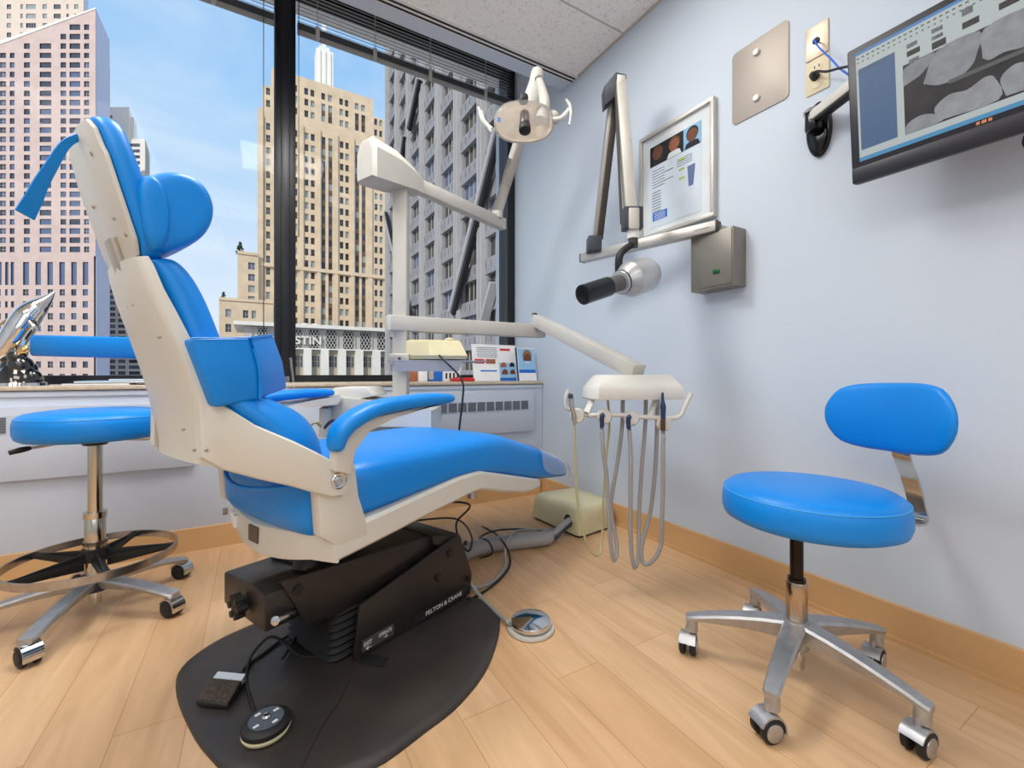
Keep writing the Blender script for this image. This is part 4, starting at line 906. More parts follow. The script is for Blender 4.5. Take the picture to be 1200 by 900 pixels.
# control box
g = B(); bx(g, 1.565, 1.649, 1.015, 1.205, 1.128, 1.355, bev=.005); cbx = obj('control_box', g, M['boxgrey'], t)
g = B(); bx(g, 1.561, 1.567, 1.02, 1.155, 1.137, 1.345, bev=.001); obj('front_cover', g, M['boxgrey'], cbx)
obj('indicator_lamp', box(B(), (1.559, 1.083, 1.192), (.008, .028, .016), bev=.003), M['green'], cbx, label='green indicator lamp')
obj('rail_mount', bx(B(), 1.575, 1.64, 1.07, 1.11, 1.35, 1.372), M['satin'], t)
# folded scissor arm
q0 = Wf(698, 283, 2.17); apx = Wf(727, 95, 1.96); apx0 = Wf(719, 104, 1.99); q1 = Wf(740, 262, 1.76)
def bar4(a, b2, w, dth, m, parent, name, sd=FW):
    d = (b2-a); L = d.length; d.normalize(); n = sd.cross(d).normalized(); m2 = d.cross(n).normalized()
    return obj(name, box(B(), (a+b2)/2, (L, w, dth), ax=(d, n, m2), bev=.004), m, parent)
wx = Vector((1, .25, 0)).normalized()
bar4(q0+Z*.0, apx0, .030, .052, M['satin'], t, 'lower_scissor_arm')
bar4(q0+R*.014-FW*.03, apx0+R*.014-FW*.02, .028, .03, M['darkgap'], t, 'arm_channel')
bar4(q1, apx, .046, .045, M['anod'], t, 'upper_scissor_arm')
bar4(q1-R*.040-FW*.0, apx-R*.024, .008, .02, M['darkgap'], t, 'spring_rod')
def capbox(c, w, h, dth, tilt): 
    d = (Z+R*tilt).normalized(); n = FW.cross(d).normalized(); m2 = d.cross(n).normalized(); g = B()
    box(g, c, (h, w, dth), ax=(d, n, m2), bev=.006); return g
obj('elbow_cap', prism(B(), [Wf(x, y, 1.935) for x, y in ((722, 84), (734, 87), (734, 103), (733, 110), (722, 112), (709, 123), (708, 101))], FW*.06, bev=.003), M['capdark'], t, label='slate elbow cap')
obj('elbow_face', prism(B(), [Wf(x, y, 1.93) for x, y in ((723.5, 87), (733, 88), (733, 107), (723.5, 110))], FW*.01, bev=.001), M['anod'], t)
obj('shoulder_cap', capbox(Wf(696, 287, 2.14), .065, .075, .07, .03), M['capdark'], t)
obj('wrist_cap', capbox(Wf(740.5, 257, 1.74), .076, .088, .056, 0), M['capdark'], t)
obj('wrist_face', capbox(Wf(743, 256, 1.705), .042, .084, .012, 0), M['anod'], t)
g = B(); cyl(g, Wf(742, 269, 1.74), Wf(742, 280, 1.74), .024, bev=.002); obj('wrist_collar', g, M['whitepl'], t)
obj('wrist_pin', cyl(B(), Wf(742, 280, 1.74), Wf(742, 290, 1.74), .019), M['darkgap'], t)
obj('yoke', tube(B(), [Wf(742, 286, 1.74), Wf(734, 291, 1.72), Wf(727, 298, 1.70), Wf(725, 310, 1.70), Wf(726, 330, 1.72)], .0165, seg=14, flat=.8), M['rubber'], t)
h0 = Wf(683, 345.5, 1.54); h1 = Wf(758, 321, 1.74); hd2 = (h1-h0).normalized(); HL = (h1-h0).length
def hq(k): return h0+hd2*HL*k
g = B(); lathe(g, hq(0), [(.029, .0), (.036, 0), (.036, HL*.36), (.029, HL*.36), (.029, 0)], ax=hd2, seg=32); cone = obj('aiming_cone', g, mat('black_cone', c3(16, 18, 24), .25), t)
g = B(); cyl(g, hq(.3), hq(.56), .031, .031); obj('cone_core', g, M['rubber'], t)
g = B(); cyl(g, hq(.36), hq(.58), .0375, .04); obj('clear_collar', g, M['clear'], t, label='clear plastic collar')
g = B(); lathe(g, hq(.55), [(.0, 0), (.042, .0), (.046, .008), (.046, .014), (.04, .016), (.042, .022), (.052, .035), (.066, .055), (.068, .062), (.068, HL*.43), (.062, HL*.44), (0, HL*.44)], ax=hd2, seg=40); th_ = obj('tube_head', g, mat('satin_tube_head', c3(192, 194, 196), .3, .6), t)
g = B(); lathe(g, hq(.985), [(.0, 0), (.064, 0), (.06, .012), (.045, .018), (0, .02)], ax=hd2, seg=40); obj('rear_cap', g, M['rubber'], t)
g = B(); lathe(g, hq(.565), [(.044, .0), (.0465, .001), (.0465, .006), (.044, .007)], ax=hd2, seg=40); obj('ring', g, M['rubber'], t)
# ================================================================== WALL PIECES
# framed poster (flat on the right wall)
def wp(y, z, x=0): return Vector((XR-x, y, z))
fy0, fy1, fz0, fz1 = 1.545, 1.140, 1.480, 1.935
fz0 = 1.44
t = thing('framed_poster', 'silver-framed dental poster with three smiling portraits behind the x-ray arm', 'picture', wp(1.34, fz0, .002))
g = B(); fw_ = .016
for (ya, yb, za, zb) in ((fy1, fy0, fz0, fz0+fw_), (fy1, fy0, fz1-fw_, fz1), (fy1, fy1+fw_, fz0+fw_, fz1-fw_), (fy0-fw_, fy0, fz0+fw_, fz1-fw_)): bx(g, XR-.028, XR-.001, ya, yb, za, zb, bev=.001)
obj('frame', g, M['anod'], t)
def flat(name, ya, yb, za, zb, m, x, parent, lab=None, bm_=None):
    return obj(name, bx(B(), XR-x-.0006, XR-x, ya, yb, za, zb), m, parent, label=lab)
po = flat('mat_board', fy1+.01, fy0-.01, fz0+.01, fz1-.01, M['white'], .012, t)
py0, py1, pz0, pz1 = 1.485, 1.205, 1.485, 1.87
flat('print', py1, py0, pz0, pz1, mat('poster_paper', c3(226, 232, 240), .5), .0135, po)
pt_ = [(1.485, 1.395, 'skin2', 'inkdk'), (1.395, 1.295, 'skin', 'inkdk'), (1.295, 1.205, 'skin2', 'skyprint')]
for (a, c_, sk, bgk) in pt_:
    pz = flat('portrait', c_, a, 1.775, 1.87, M[bgk], .0145, po)
    g = B(); cyl(g, wp((a+c_)/2, 1.828, .0152), wp((a+c_)/2, 1.828, .0162), .028, seg=24)
    obj('face', g, M[sk], pz)
    obj('hair', cyl(B(), wp((a+c_)/2, 1.835, .0148), wp((a+c_)/2, 1.835, .0154), .031, seg=24), M['inkdk'] if bgk == 'skyprint' else M['brownsp_print'], pz)
    g = B(); prism(g, [wp((a+c_)/2+x, z, .0155) for x, z in ((-.04, 1.776), (.04, 1.776), (.03, 1.798), (0, 1.806), (-.03, 1.798))], X_*-.0003); obj('shirt', g, M['white'] if sk == 'skin' else M['inkdk'], pz)
g = B()
for k in range(7): bx(g, XR-.0152, XR-.0145, 1.40-(.05 if k % 3 == 2 else 0), 1.472, 1.752-k*.013-.002, 1.752-k*.013+.001)
for k in range(8): bx(g, XR-.0152, XR-.0145, 1.42, 1.472, 1.65-k*.013-.002, 1.65-k*.013+.001)
for k in range(4): bx(g, XR-.0152, XR-.0145, 1.25, 1.33, 1.75-k*.01-.002, 1.75-k*.01+.0005)
obj('printed_text', g, M['ink'], po)
flat('blue_box', 1.385, 1.470, 1.515, 1.553, M['blueprint'], .0146, po, 'blue printed box')
g = B()
for k in range(4): bx(g, XR-.016, XR-.0152, 1.395, 1.46, 1.545-k*.008-.0015, 1.545-k*.008+.001)
obj('white_text', g, M['white'], po)
g = B(); prism(g, [wp(y, z, .0148) for y, z in ((1.275, 1.70), (1.235, 1.70), (1.245, 1.61), (1.268, 1.61))], X_*-.0005); obj('toothpaste_tube_print', g, mat('tube_print', c3(105, 120, 160), .5), po)
for z in (1.745, 1.70, 1.66): flat('lime_mark', 1.29, 1.32, z-.004, z+.004, M['lime'], .015, po)
obj('glazing', bx(B(), XR-.0225, XR-.0215, fy1+.015, fy0-.015, fz0+.015, fz1-.015), M['glass'], t)
# steel blanking plate
g = B(); rings = []
def rrect(y0, y1, z0, z1, r, x):
    out = []
    for cy2, cz2, a0 in ((y1-r, z1-r, 0), (y0+r, z1-r, PI/2), (y0+r, z0+r, PI), (y1-r, z0+r, 3*PI/2)):
        for q in range(6): a = a0+q*PI/10; out.append(Vector((XR-x, cy2+r*math.cos(a), cz2+r*math.sin(a))))
    return out
t = thing('blanking_plate', 'square stainless steel cover plate with two white knobs on the wall', 'wall plate', wp(.962, 1.78, .003))
prism(g, rrect(.856, 1.072, 1.78, 2.064, .018, .0005), X_*-.004, bev=.0008); obj('plate', g, M['steel'], t)
for z in (1.838, 2.012): obj('knob', lathe(B(), wp(.972, z, .004), [(0, 0), (.011, 0), (.0125, .003), (.0125, .008), (.010, .011), (0, .0125)], ax=-X_, seg=24), M['whitepl'], t)
# outlets
t = thing('data_wall_plate', 'steel data outlet plate with blue cable, above the ivory socket', 'outlet', wp(.765, 1.865, .003))
g = B(); prism(g, rrect(.730, .800, 1.866, 1.978, .004, .0005), X_*-.004, bev=.0008); obj('plate', g, M['platest'], t)
obj('port', lathe(B(), wp(.767, 1.922, .004), [(0, 0), (.011, 0), (.011, .004), (0, .004)], ax=-X_, seg=20), M['inkdk'], t)
obj('data_cable', tube(B(), [wp(.767, 1.922, .005), wp(.755, 1.90, .04), wp(.735, 1.86, .05), wp(.70, 1.80, .05), wp(.665, 1.74, .06), wp(.60, 1.66, .08), wp(.5, 1.6, .1)], .0028, seg=8), M['bluecord'], t)
t = thing('power_outlet', 'ivory duplex power outlet with black plug, below the steel data plate', 'outlet', wp(.765, 1.745, .003))
g = B(); prism(g, rrect(.728, .800, 1.746, 1.862, .004, .0005), X_*-.004, bev=.0008); op = obj('plate', g, M['outletiv'], t)
for z in (1.83, 1.778): obj('socket', lathe(B(), wp(.764, z, .0042), [(0, 0), (.0165, 0), (.0165, .002), (0, .0022)], ax=-X_, seg=24), M['outletiv'], op)
g = B()
for y in (.757, .771): bx(g, XR-.0075, XR-.006, y-.0012, y+.0012, 1.828, 1.838)
obj('slot', g, M['inkdk'], op)
g = B(); cyl(g, wp(.768, 1.80, .005), wp(.768, 1.80, .03), .014, .011, bev=.003); pg = obj('plug', g, M['rubber'], t)
obj('power_cord', tube(B(), [wp(.768, 1.80, .028), wp(.745, 1.79, .05), wp(.71, 1.765, .06), wp(.66, 1.74, .08), wp(.58, 1.70, .1)], .0038, seg=8), M['rubber'], pg)
# monitor arm bracket
t = thing('monitor_arm', 'black oval wall bracket with silver swing arm holding the monitor', 'bracket', wp(.765, 1.54, .01))
g = B(); rings = []
mc = wp(.757, 1.615, 0)
for x, k in ((.001, 1.0), (.012, 1.0), (.02, .9), (.024, .7)):
    rings.append([mc+Vector((-x, math.cos(a)*.038*k, math.sin(a)*.092*k)) for a in [2*PI*i/32 for i in range(32)]])
loft(g, rings); obj('wall_plate', g, mat('gloss_black', c3(14, 14, 16), .12), t)
g = B(); cyl(g, wp(.757, 1.60, .045), wp(.757, 1.665, .045), .024, bev=.005); box(g, wp(.757, 1.63, .03), (.04, .03, .03)); obj('hinge', g, mat('gloss_black_2', c3(20, 20, 22), .2), t)
m0 = wp(.757, 1.645, .045); m1 = Vector((1.50, .55, 1.645)); dm = (m1-m0).normalized(); nm = Z.cross(dm)
g = B(); box(g, (m0+m1)/2, ((m1-m0).length+.04, .042, .034), ax=(dm, nm, Z), bev=.008); aa = obj('swing_arm', g, M['equip'], t)
g = B(); box(g, (m0+m1)/2-Z*.018, ((m1-m0).length, .03, .012), ax=(dm, nm, Z), bev=.003); obj('arm_underside', g, M['rubber'], aa)
g = B(); lathe(g, m0+Z*.012, [(0, 0), (.028, 0), (.03, .006), (.026, .012), (0, .013)], seg=24); obj('cap', g, M['chrome'], aa)
m2_ = Vector((1.47, .34, 1.55)); g = B(); tube(g, [m1, (m1+m2_)/2+Vector((.05, 0, 0)), m2_], .02, seg=12); obj('rear_arm', g, M['rubber'], t)
# monitor
mw, mh = .56, .372
mo = Vector((1.452, .602, 1.705)); tz = Vector((.0, -.0, 0))
sTL = WX(988, 63, 1.435); sBL = WX(998, 217, 1.468)
mup = (sTL-sBL); mhh = mup.length; mup.normalize(); mr = Vector((0, -1, 0)); mr = (WX(1200, 165, 1.468)-sBL); mr.z = 0; mr.normalize(); mup = (mup-mr*mup.dot(mr)).normalized(); mnr = mr.cross(mup).normalized()   # towards the viewer
if mnr.x > 0: mnr = -mnr
t = thing('wall_monitor', 'black flat monitor showing a tooth x-ray on its arm, top right', 'monitor', sBL)
def MP(a, b2, d_=0): return sBL+mr*a+mup*b2+mnr*d_
g = B(); box(g, MP(mw/2, mhh/2, -.014), (mw, mhh, .028), ax=(mr, mup, mnr), bev=.007); md = obj('case', g, M['bezel'], t)
g = B(); box(g, MP(mw/2, mhh/2, -.038), (mw*.5, mhh*.6, .03), ax=(mr, mup, mnr), bev=.01); obj('rear_housing', g, M['bezel'], t)
g = B(); box(g, MP(mw/2, .022, .001), (mw-.006, .040, .003), ax=(mr, mup, mnr), bev=.001); obj('lower_bezel_lip', g, M['bezel'], t)
sx0, sx1, sz0, sz1 = .022, mw-.022, .056, mhh-.02; SW = sx1-sx0; SH = sz1-sz0
E1 = .62
def scr(name, a0, a1, b0, b1, col, d_, parent, var=0, scale=10, s=E1):
    g = B(); box(g, MP(sx0+SW*(a0+a1)/2, sz0+SH*(b0+b1)/2, d_), (SW*(a1-a0), SH*(b1-b0), .0004), ax=(mr, mup, mnr))
    return obj(name, g, emat('screen_'+name, col, s, var, scale), parent)
sc1 = scr('screen', 0, 1, 0, 1, c3(208, 218, 218), .0008, t)
sc1['label'] = 'lit screen with grey dental image'
scr('title_bar', 0, 1, .975, 1, c3(90, 150, 215), .0013, sc1)
scr('task_bar', 0, 1, .0, .035, c3(90, 165, 215), .0013, sc1)
scr('side_panel', .01, .165, .10, .845, c3(88, 118, 158), .0013, sc1)
xr = scr('xray_image', .195, 1, .09, .69, c3(52, 50, 52), .0013, sc1, .35, 25)
def tooth(pts, col, d_=.0019):
    P = catmull([Vector((a, c_, 0)) for a, c_ in pts+pts[:1]], 4)[:-1]; g = B()
    prism(g, [MP(sx0+SW*(.195+.805*p.x*.93), sz0+SH*(.09+.6*p.y), d_) for p in P], mnr*.0002)
    return obj('tooth_image', g, emat('tooth_grey', col, E1, .14, 45), xr)
tooth([(.0, .70), (.10, .78), (.16, .98), (.03, .97), (-.0, .9)], c3(150, 152, 156))
tooth([(.10, .62), (.17, .52), (.26, .50), (.32, .58), (.345, .70), (.36, .98), (.17, .98)], c3(158, 160, 164))
tooth([(.37, .62), (.40, .56), (.46, .58), (.54, .54), (.60, .62), (.62, .74), (.58, .98), (.38, .98)], c3(164, 166, 170))
tooth([(.64, .70), (.70, .60), (.80, .62), (.88, .66), (.9, .98), (.62, .98)], c3(158, 160, 164))
tooth([(.93, .74), (.98, .68), (1.06, .7), (1.06, .98), (.94, .98)], c3(150, 152, 156))
tooth([(.0, .0), (.01, .14), (.07, .20), (.14, .16), (.19, .02)], c3(160, 162, 166))
tooth([(.17, .03), (.15, .22), (.22, .33), (.30, .30), (.38, .37), (.42, .30), (.43, .02)], c3(168, 170, 174))
tooth([(.46, .03), (.44, .27), (.50, .38), (.58, .32), (.66, .40), (.72, .34), (.73, .02)], c3(168, 170, 174))
tooth([(.76, .02), (.75, .30), (.82, .40), (.92, .36), (.99, .42), (.995, .02)], c3(160, 162, 166))
scr('bite_bar', .36, .99, .372, .405, c3(105, 106, 108), .0024, xr, .1)
for k, (a, bz, w, h) in enumerate(((.262, .845, .04, .035), (.262, .775, .05, .045), (.268, .71, .04, .035), (.355, .865, .04, .035), (.355, .81, .04, .03), (.355, .735, .05, .055), (.46, .88, .036, .055), (.46, .78, .055, .05), (.575, .91, .036, .06), (.575, .79, .06, .05), (.70, .91, .04, .06), (.70, .80, .06, .05), (.82, .9, .04, .06))):
    a -= .05
    scr('thumbnail', a, a+w, bz-.03, bz-.03+h, c3(60, 58, 58) if h > .043 and w > .04 else c3(120, 122, 124), .0016, sc1, .5, 200)
g = B()
for k in range(22):
    a = .01+k*.022; box(g, MP(sx0+SW*a, sz0+SH*.945, .0014), (.006, .0035, .0003), ax=(mr, mup, mnr)); box(g, MP(sx0+SW*a, sz0+SH*.905, .0014), (.004, .003, .0003), ax=(mr, mup, mnr))
for k in range(2): box(g, MP(sx0+SW*(.06+.01*k), sz0+SH*(.825-.02*k), .0018), (.07, .001, .0003), ax=(mr, mup, mnr))
obj('toolbar_icons', g, emat('icon_grey', c3(110, 112, 118), .5), sc1)
g = B()
for k, w in enumerate((.006, .008, .006)): box(g, MP(mw*.455+k*.010, .0495, .0005), (w, .007, .001), ax=(mr, mup, mnr))
obj('maker_mark', g, mat('logo_copper', c3(200, 130, 90), .4), t)
obj('cable_bundle', tube(B(), [MP(.33, .02, -.03), MP(.32, -.02, -.03), MP(.335, -.035, -.03), MP(.355, -.02, -.03), MP(.345, .0, -.03), MP(.37, -.01, -.04), MP(.38, .02, -.04)], .004, seg=8), M['rubber'], t)
# ================================================================== THINGS ON THE SILL
SZ = .742
def SY(x, y, Y): return WY(x, y, Y)
# sculpture
sb_ = SY(20, 448, 2.52); sb_.z = SZ
t = thing('dolphin_sculpture', 'chrome leaping dolphin sculpture on a black glass rock at left of sill', 'sculpture', sb_)
def D(x, y, dy=0): return WY(x, y, 2.52+dy)
body = [(-14, 402), (-6, 416), (3, 413), (14, 399), (24, 384), (34, 369), (44, 360), (54, 352), (64, 342)]
g = B(); tube(g, [D(*p) for p in body], [.018, .024, .034, .043, .046, .044, .036, .020, .003], seg=20, smooth=6); bd_ = obj('body', g, M['silverglass'], t)
g = B(); tube(g, [D(19, 372), D(10, 374), D(2, 379), D(-4, 386)], [.014, .012, .008, .002], seg=10, flat=.4); obj('dorsal_fin', g, M['gold'], bd_)
g = B(); tube(g, [D(38, 376, -.03), D(42, 382, -.04), D(45, 388, -.04)], [.016, .012, .003], seg=10, flat=.4); obj('flipper', g, M['silverglass'], bd_)
g = B(); prism(g, [D(-14, 402), D(-30, 392), D(-22, 402), D(-30, 412)], Y_*.01, bev=.003); obj('tail_fluke', g, M['gold'], bd_)
g = B()
for x, y, r in ((8, 440, .03), (17, 443, .03), (28, 442, .034), (38, 441, .028), (2, 443, .026), (14, 430, .035), (24, 428, .04), (32, 432, .032), (20, 418, .03), (25, 414, .02), (12, 437, .03)):
    ball(g, D(x, y, random.uniform(-.02, .02)), r, seg=14)
bs_ = D(22, 440); lathe(g, Vector((bs_.x, bs_.y, SZ)), [(0, 0), (.075, 0), (.07, .03), (.045, .08), (.02, .11), (0, .115)], seg=20)
for v in g.verts: v.co.z = max(v.co.z, SZ)
obj('rock_base', g, M['blackglass'], t)
g = B(); tube(g, [D(20, 419, -.03), D(26, 411, -.04), (D(33, 408, -.04)), D(38, 408, -.04), D(41, 412, -.04)], [.006, .016, .014, .008, .003], seg=12); obj('small_fish', g, M['gold'], t)
g = B(); lathe(g, Vector((bs_.x, bs_.y, SZ)), [(0, 0), (.085, 0), (.082, .012), (.06, .02), (0, .02)], seg=28); obj('glass_foot', g, M['silverglass'], t)
# magazines
for k, (x0, x1, y, dy, lab) in enumerate(((72, 150, 447, 0, 'white-edged magazine lying lowest of the pile on the left sill'), (88, 178, 443.5, .01, 'magazine fanned on top of the pile on the left sill'), (122, 190, 445, .04, 'dark magazine sticking out right of the sill pile'))):
    a, c_ = SY(x0, y, 2.47), SY(x1, y, 2.47); z0 = SZ+k*.009; ang = (.05, -.06, .1)[k]; dx = Vector((math.cos(ang), math.sin(ang), 0)); dyv = Vector((-dx.y, dx.x, 0))
    cM = Vector(((a.x+c_.x)/2, 2.56+dy, z0+.0042)); q = thing('magazine', lab, 'magazine', Vector((cM.x, cM.y, z0)), 'magazines on the sill')
    obj('pages', box(B(), cM, (abs(c_.x-a.x), .2, .0065), ax=(dx, dyv, Z)), M['white'], q); obj('cover', box(B(), cM+Z*.0038, (abs(c_.x-a.x)+.002, .202, .001), ax=(dx, dyv, Z)), (M['ink'], M['skyprint'], M['inkdk'])[k], q)
# brochure displays
def card(x0, x1, y0, y1, Y, th, label, name='brochure_stand', cat='brochure'):
    a, c_ = WY(x0, y1, Y), WY(x1, y1, Y); top = WY((x0+x1)/2, y0, Y).z; q = thing(name, label, cat, ((a.x+c_.x)/2, Y, SZ), 'leaflets on the right sill')
    lean = .16
    def PP(u, w, d_=0): return Vector((a.x+(c_.x-a.x)*u, Y+w*(top-SZ)*lean-d_, SZ+.002+w*(top-SZ)))
    g = B(); prism(g, [PP(0, 0), PP(1, 0), PP(1, 1), PP(0, 1)], Y_*th); obj('board', g, M['white'], q)
    def fl(n, u0, u1, w0, w1, m, d_=.001, lab=None): return obj(n, prism(B(), [PP(u0, w0, d_), PP(u1, w0, d_), PP(u1, w1, d_), PP(u0, w1, d_)], Y_*.0004), m, q, label=lab)
    def disc(n, u, w, r, m, d_=.002):
        g = B(); c = PP(u, w, d_); prism(g, [c+X_*r*math.cos(2*PI*k/18)+Z*r*1.25*math.sin(2*PI*k/18) for k in range(18)], Y_*.0004); return obj(n, g, m, q)
    return q, fl, disc
q, fl, disc = card(556, 607, 404, 447, 2.50, .012, 'wide white leaflet board with tooth photos and portraits, next to the woman leaflet')
for k in range(6): fl('text_line', .08+.02*(k % 2), .55, .9-k*.05, .915-k*.05, M['ink'])
fl('red_badge', .62, .86, .84, .90, M['red']); fl('tooth_photo', .03, .25, .47, .60, M['red']); fl('tooth_photo', .28, .5, .47, .60, M['skin'])
fl('photo_panel', .58, .99, .08, .50, M['skyprint']); disc('face', .68, .40, .022, M['skin']); disc('face', .88, .42, .018, M['inkdk']); disc('face', .70, .20, .024, M['skin2']); disc('face', .88, .21, .02, M['skin2'])
fl('blue_footer', .58, .99, .0, .085, M['blueprint']); fl('toothbrush_print', .15, .52, .255, .295, M['blueprint'])
q, fl, disc = card(608.5, 629, 408, 447, 2.44, .03, 'narrow leaflet box with a smiling woman in a brown cap, by the wall')
fl('photo_panel', .04, .98, .34, .98, M['skyprint']); disc('cap_print', .55, .74, .036, M['tan'], .0016); disc('face', .55, .64, .032, M['skin2'], .0022)
g_ = fl('smile', .42, .68, .545, .575, M['white'], .003); fl('blue_band', .04, .98, .24, .34, M['blueprint'])
fl('spine', -.1, .0, 0, 1, M['navy'])
def carton(x0, x1, y0, Y, dp, m, lab, name='small_carton', cat='box', extra=None):
    a, c_ = WY(x0, 447, Y), WY(x1, 447, Y); top = WY((x0+x1)/2, y0, Y).z; q = thing(name, lab, cat, ((a.x+c_.x)/2, Y, SZ), 'small packs on the right sill')
    obj('carton', bx(B(), a.x, c_.x, Y, Y+dp, SZ+.001, top, bev=.002), m, q)
    for (u0, u1, w0, w1, m2) in (extra or []): obj('print', bx(B(), a.x+(c_.x-a.x)*u0, a.x+(c_.x-a.x)*u1, Y-.001, Y+.001, SZ+(top-SZ)*w0, SZ+(top-SZ)*w1), m2, q)
    return q
carton(478, 489, 431, 2.62, .05, M['skin'], 'small pinkish pack nearest the post on the right sill')
carton(491, 501, 425, 2.60, .05, M['white'], 'small upright white pack with blue print, beside the pinkish one', extra=[(.2, .8, .6, .85, M['blueprint'])])
carton(502, 519, 425, 2.63, .06, M['blueprint'], 'blue and grey pack in the middle of the sill packs', extra=[(0, .35, .1, .9, M['greypan'])])
carton(520, 540, 427, 2.61, .06, M['white'], 'white pack with row of dark bars, right of the blue pack', extra=[(.1+.22*k, .2+.22*k, .15, .5, M['inkdk']) for k in range(4)])
g = B(); a = WY(531, 447, 2.50); c_ = WY(557, 447, 2.50); bx(g, a.x, c_.x, 2.50, 2.56, SZ+.001, SZ+.018, bev=.004); 
for k in range(9): x = a.x+(c_.x-a.x)*(k+.5)/9; box(g, (x, 2.52, SZ+.021), (.010, .014, .01), bev=.003)
solo('denture_model', g, M['red'], 'red plastic teeth model lying in front of the packs', 'dental model')
# ================================================================== OUTSIDE
def SP(px, py, f): return Wf(px, py, f)
wcache = {}
def win_mesh(w, h, kind, xd, nd):
    key = (round(w, 1), round(h, 1), kind, round(xd.x, 3))
    if key in wcache: return wcache[key]
    g = B(); box(g, (0, 0, 0), (w, .12, h), ax=(xd, nd, Z)); th = min(.14, w*.08)
    box(g, -nd*.08, (th, .08, h), ax=(xd, nd, Z), mi=1)
    if w < 3: box(g, -nd*.08+Z*0, (w, .08, th), ax=(xd, nd, Z), mi=1)
    if w > 3: 
        for s_ in (-.25, .25): box(g, -nd*.08+xd*w*s_, (th, .08, h), ax=(xd, nd, Z), mi=1)
    me = bpy.data.meshes.new('window'); g.to_mesh(me); g.free(); me.materials.append(M[kind]); me.materials.append(M['mull']); wcache[key] = me; return me
class Bld:
    def __init__(s, name, label, cat, o, xd, nd, group='buildings outside the window'):
        s.o = Vector(o); s.xd = xd.normalized(); s.nd = nd.normalized(); s.root = thing(name, label, cat, s.o, group); s.wins = []; s.parts = {}
    def P(s, a, d_, z): return s.o+s.xd*a+s.nd*d_+Z*(z-s.o.z)
    def bm(s, key):
        if key not in s.parts: s.parts[key] = B()
        return s.parts[key]
    def bx(s, key, a0, a1, d0, d1, z0, z1):
        box(s.bm(key), s.P((a0+a1)/2, (d0+d1)/2, (z0+z1)/2), (abs(a1-a0), abs(d1-d0), abs(z1-z0)), ax=(s.xd, s.nd, Z))
    def block(s, a0, a1, z0, z1, d0, d1, cols, rows, rec=.6, key='walls', kinds=('win1',), spkey=None, skip=None):
        """cols (a0,a1[,ztop]); rows (z0,z1): recessed window bays in a solid block"""
        s.bx(key, a0, a1, d0+rec, d1, z0, z1); cols = sorted(cols); rows = sorted(rows); x = a0
        for c_ in cols:
            if c_[0] > x: s.bx(key, x, c_[0], d0, d0+rec+.01, z0, z1)
            x = c_[1]; ztop = c_[2] if len(c_) > 2 and c_[2] else z1; sp_ = c_[3] if len(c_) > 3 else None
            rs = [r for r in rows if r[1] < min(ztop, z1)-.3 and r[0] > z0]
            z = z0
            for r in rs:
                if r[0] > z: s.bx(spkey if (sp_ and z > z0) else key, c_[0], c_[1], d0+(rec*.45 if sp_ and z > z0 else 0), d0+rec+.01, z, r[0])
                z = r[1]; s.wins.append((c_[0], c_[1], r[0], r[1], d0+rec*.8, random.choice(kinds)))
            s.bx(key, c_[0], c_[1], d0, d0+rec+.01, z, z1)
        if x < a1: s.bx(key, x, a1, d0, d0+rec+.01, z0, z1)
    def finish(s, mats, labels=None):
        for k, g in s.parts.items(): obj(k, g, mats[k], s.root, sharp=.5)
        def key(w):
            p = s.P((w[0]+w[1])/2, w[4], (w[2]+w[3])/2); x, y, f = proj(p); vis = 0 if (-10 < x < 610 and -10 < y < 445) else 1
            return (vis, f)
        ws = sorted(s.wins, key=key)
        for w in ws[:100]:
            me = win_mesh(w[1]-w[0], w[3]-w[2], w[5], s.xd, s.nd); o = bpy.data.objects.new('window', me); C.objects.link(o); o.parent = s.root
            o.location = s.P((w[0]+w[1])/2, w[4], (w[2]+w[3])/2)-s.o
        if len(ws) > 100:
            g = B()
            for w in ws[100:]: box(g, s.P((w[0]+w[1])/2, w[4], (w[2]+w[3])/2), (w[1]-w[0], .12, w[3]-w[2]), ax=(s.xd, s.nd, Z), mi={'win1': 0, 'win2': 1, 'win3': 2, 'winblue': 3}[w[5]])
            obj('window_rows', g, [M['win1'], M['win2'], M['win3'], M['winblue']], s.root, kind='stuff')
GZ = -62
struct('street_ground', bx(B(), -420, 330, 20, 420, GZ-1, GZ), M['street'])
# --- A: pink granite tower at left (faces us)
fA = 170.; kA = fA/F
A = Bld('granite_tower', 'tall pink granite office tower with slanted roofline at far left', 'building', Wf(600, 438, fA)+Z*(GZ-H), R, Wf(128, 438, 200)-Wf(112, 438, 170))
rA_ = lambda px: (px-600)*kA
zA = lambda py, f=fA: H+(438-py)*f/F
lo_cols = [(rA_(a), rA_(b2)) for a, b2 in ((-3, 1), (6, 9), (13, 16.5), (27, 33.5), (42, 48), (56, 62), (70, 76), (83.5, 89.5), (97, 103))]
lo_rows = [(zA(y+7.4), zA(y)) for y in (339, 353, 367, 381, 395, 409.3, 423.5, 438, 452)]
A.block(rA_(-45), rA_(110), GZ, zA(337), 0, 40, lo_cols, lo_rows, kinds=('win1', 'win1', 'winblue'))
mid_cols = [(rA_(a), rA_(b2)) for a, b2 in ((-2, 2), (6, 10), (12.5, 16.5), (27, 34), (41.5, 48), (55.5, 62), (69.5, 76), (83.5, 90), (97, 103.5))]
A.block(rA_(-45), rA_(110), zA(337), zA(300), 0, 40, mid_cols, [(zA(334), zA(307))], kinds=('winblue',), rec=.8)
up_cols = [(-9, -3), (0, 7), (11.5, 17), (28, 35), (46.5, 60), (71, 77.5), (81.5, 94), (98.5, 104.5)]
ups = [(zA(y+6.6), zA(y)) for y in [28.5+11.1*k if k < 8 else 28.5+11.1*k-.35*(k-7) for k in range(25)] if y < 294]
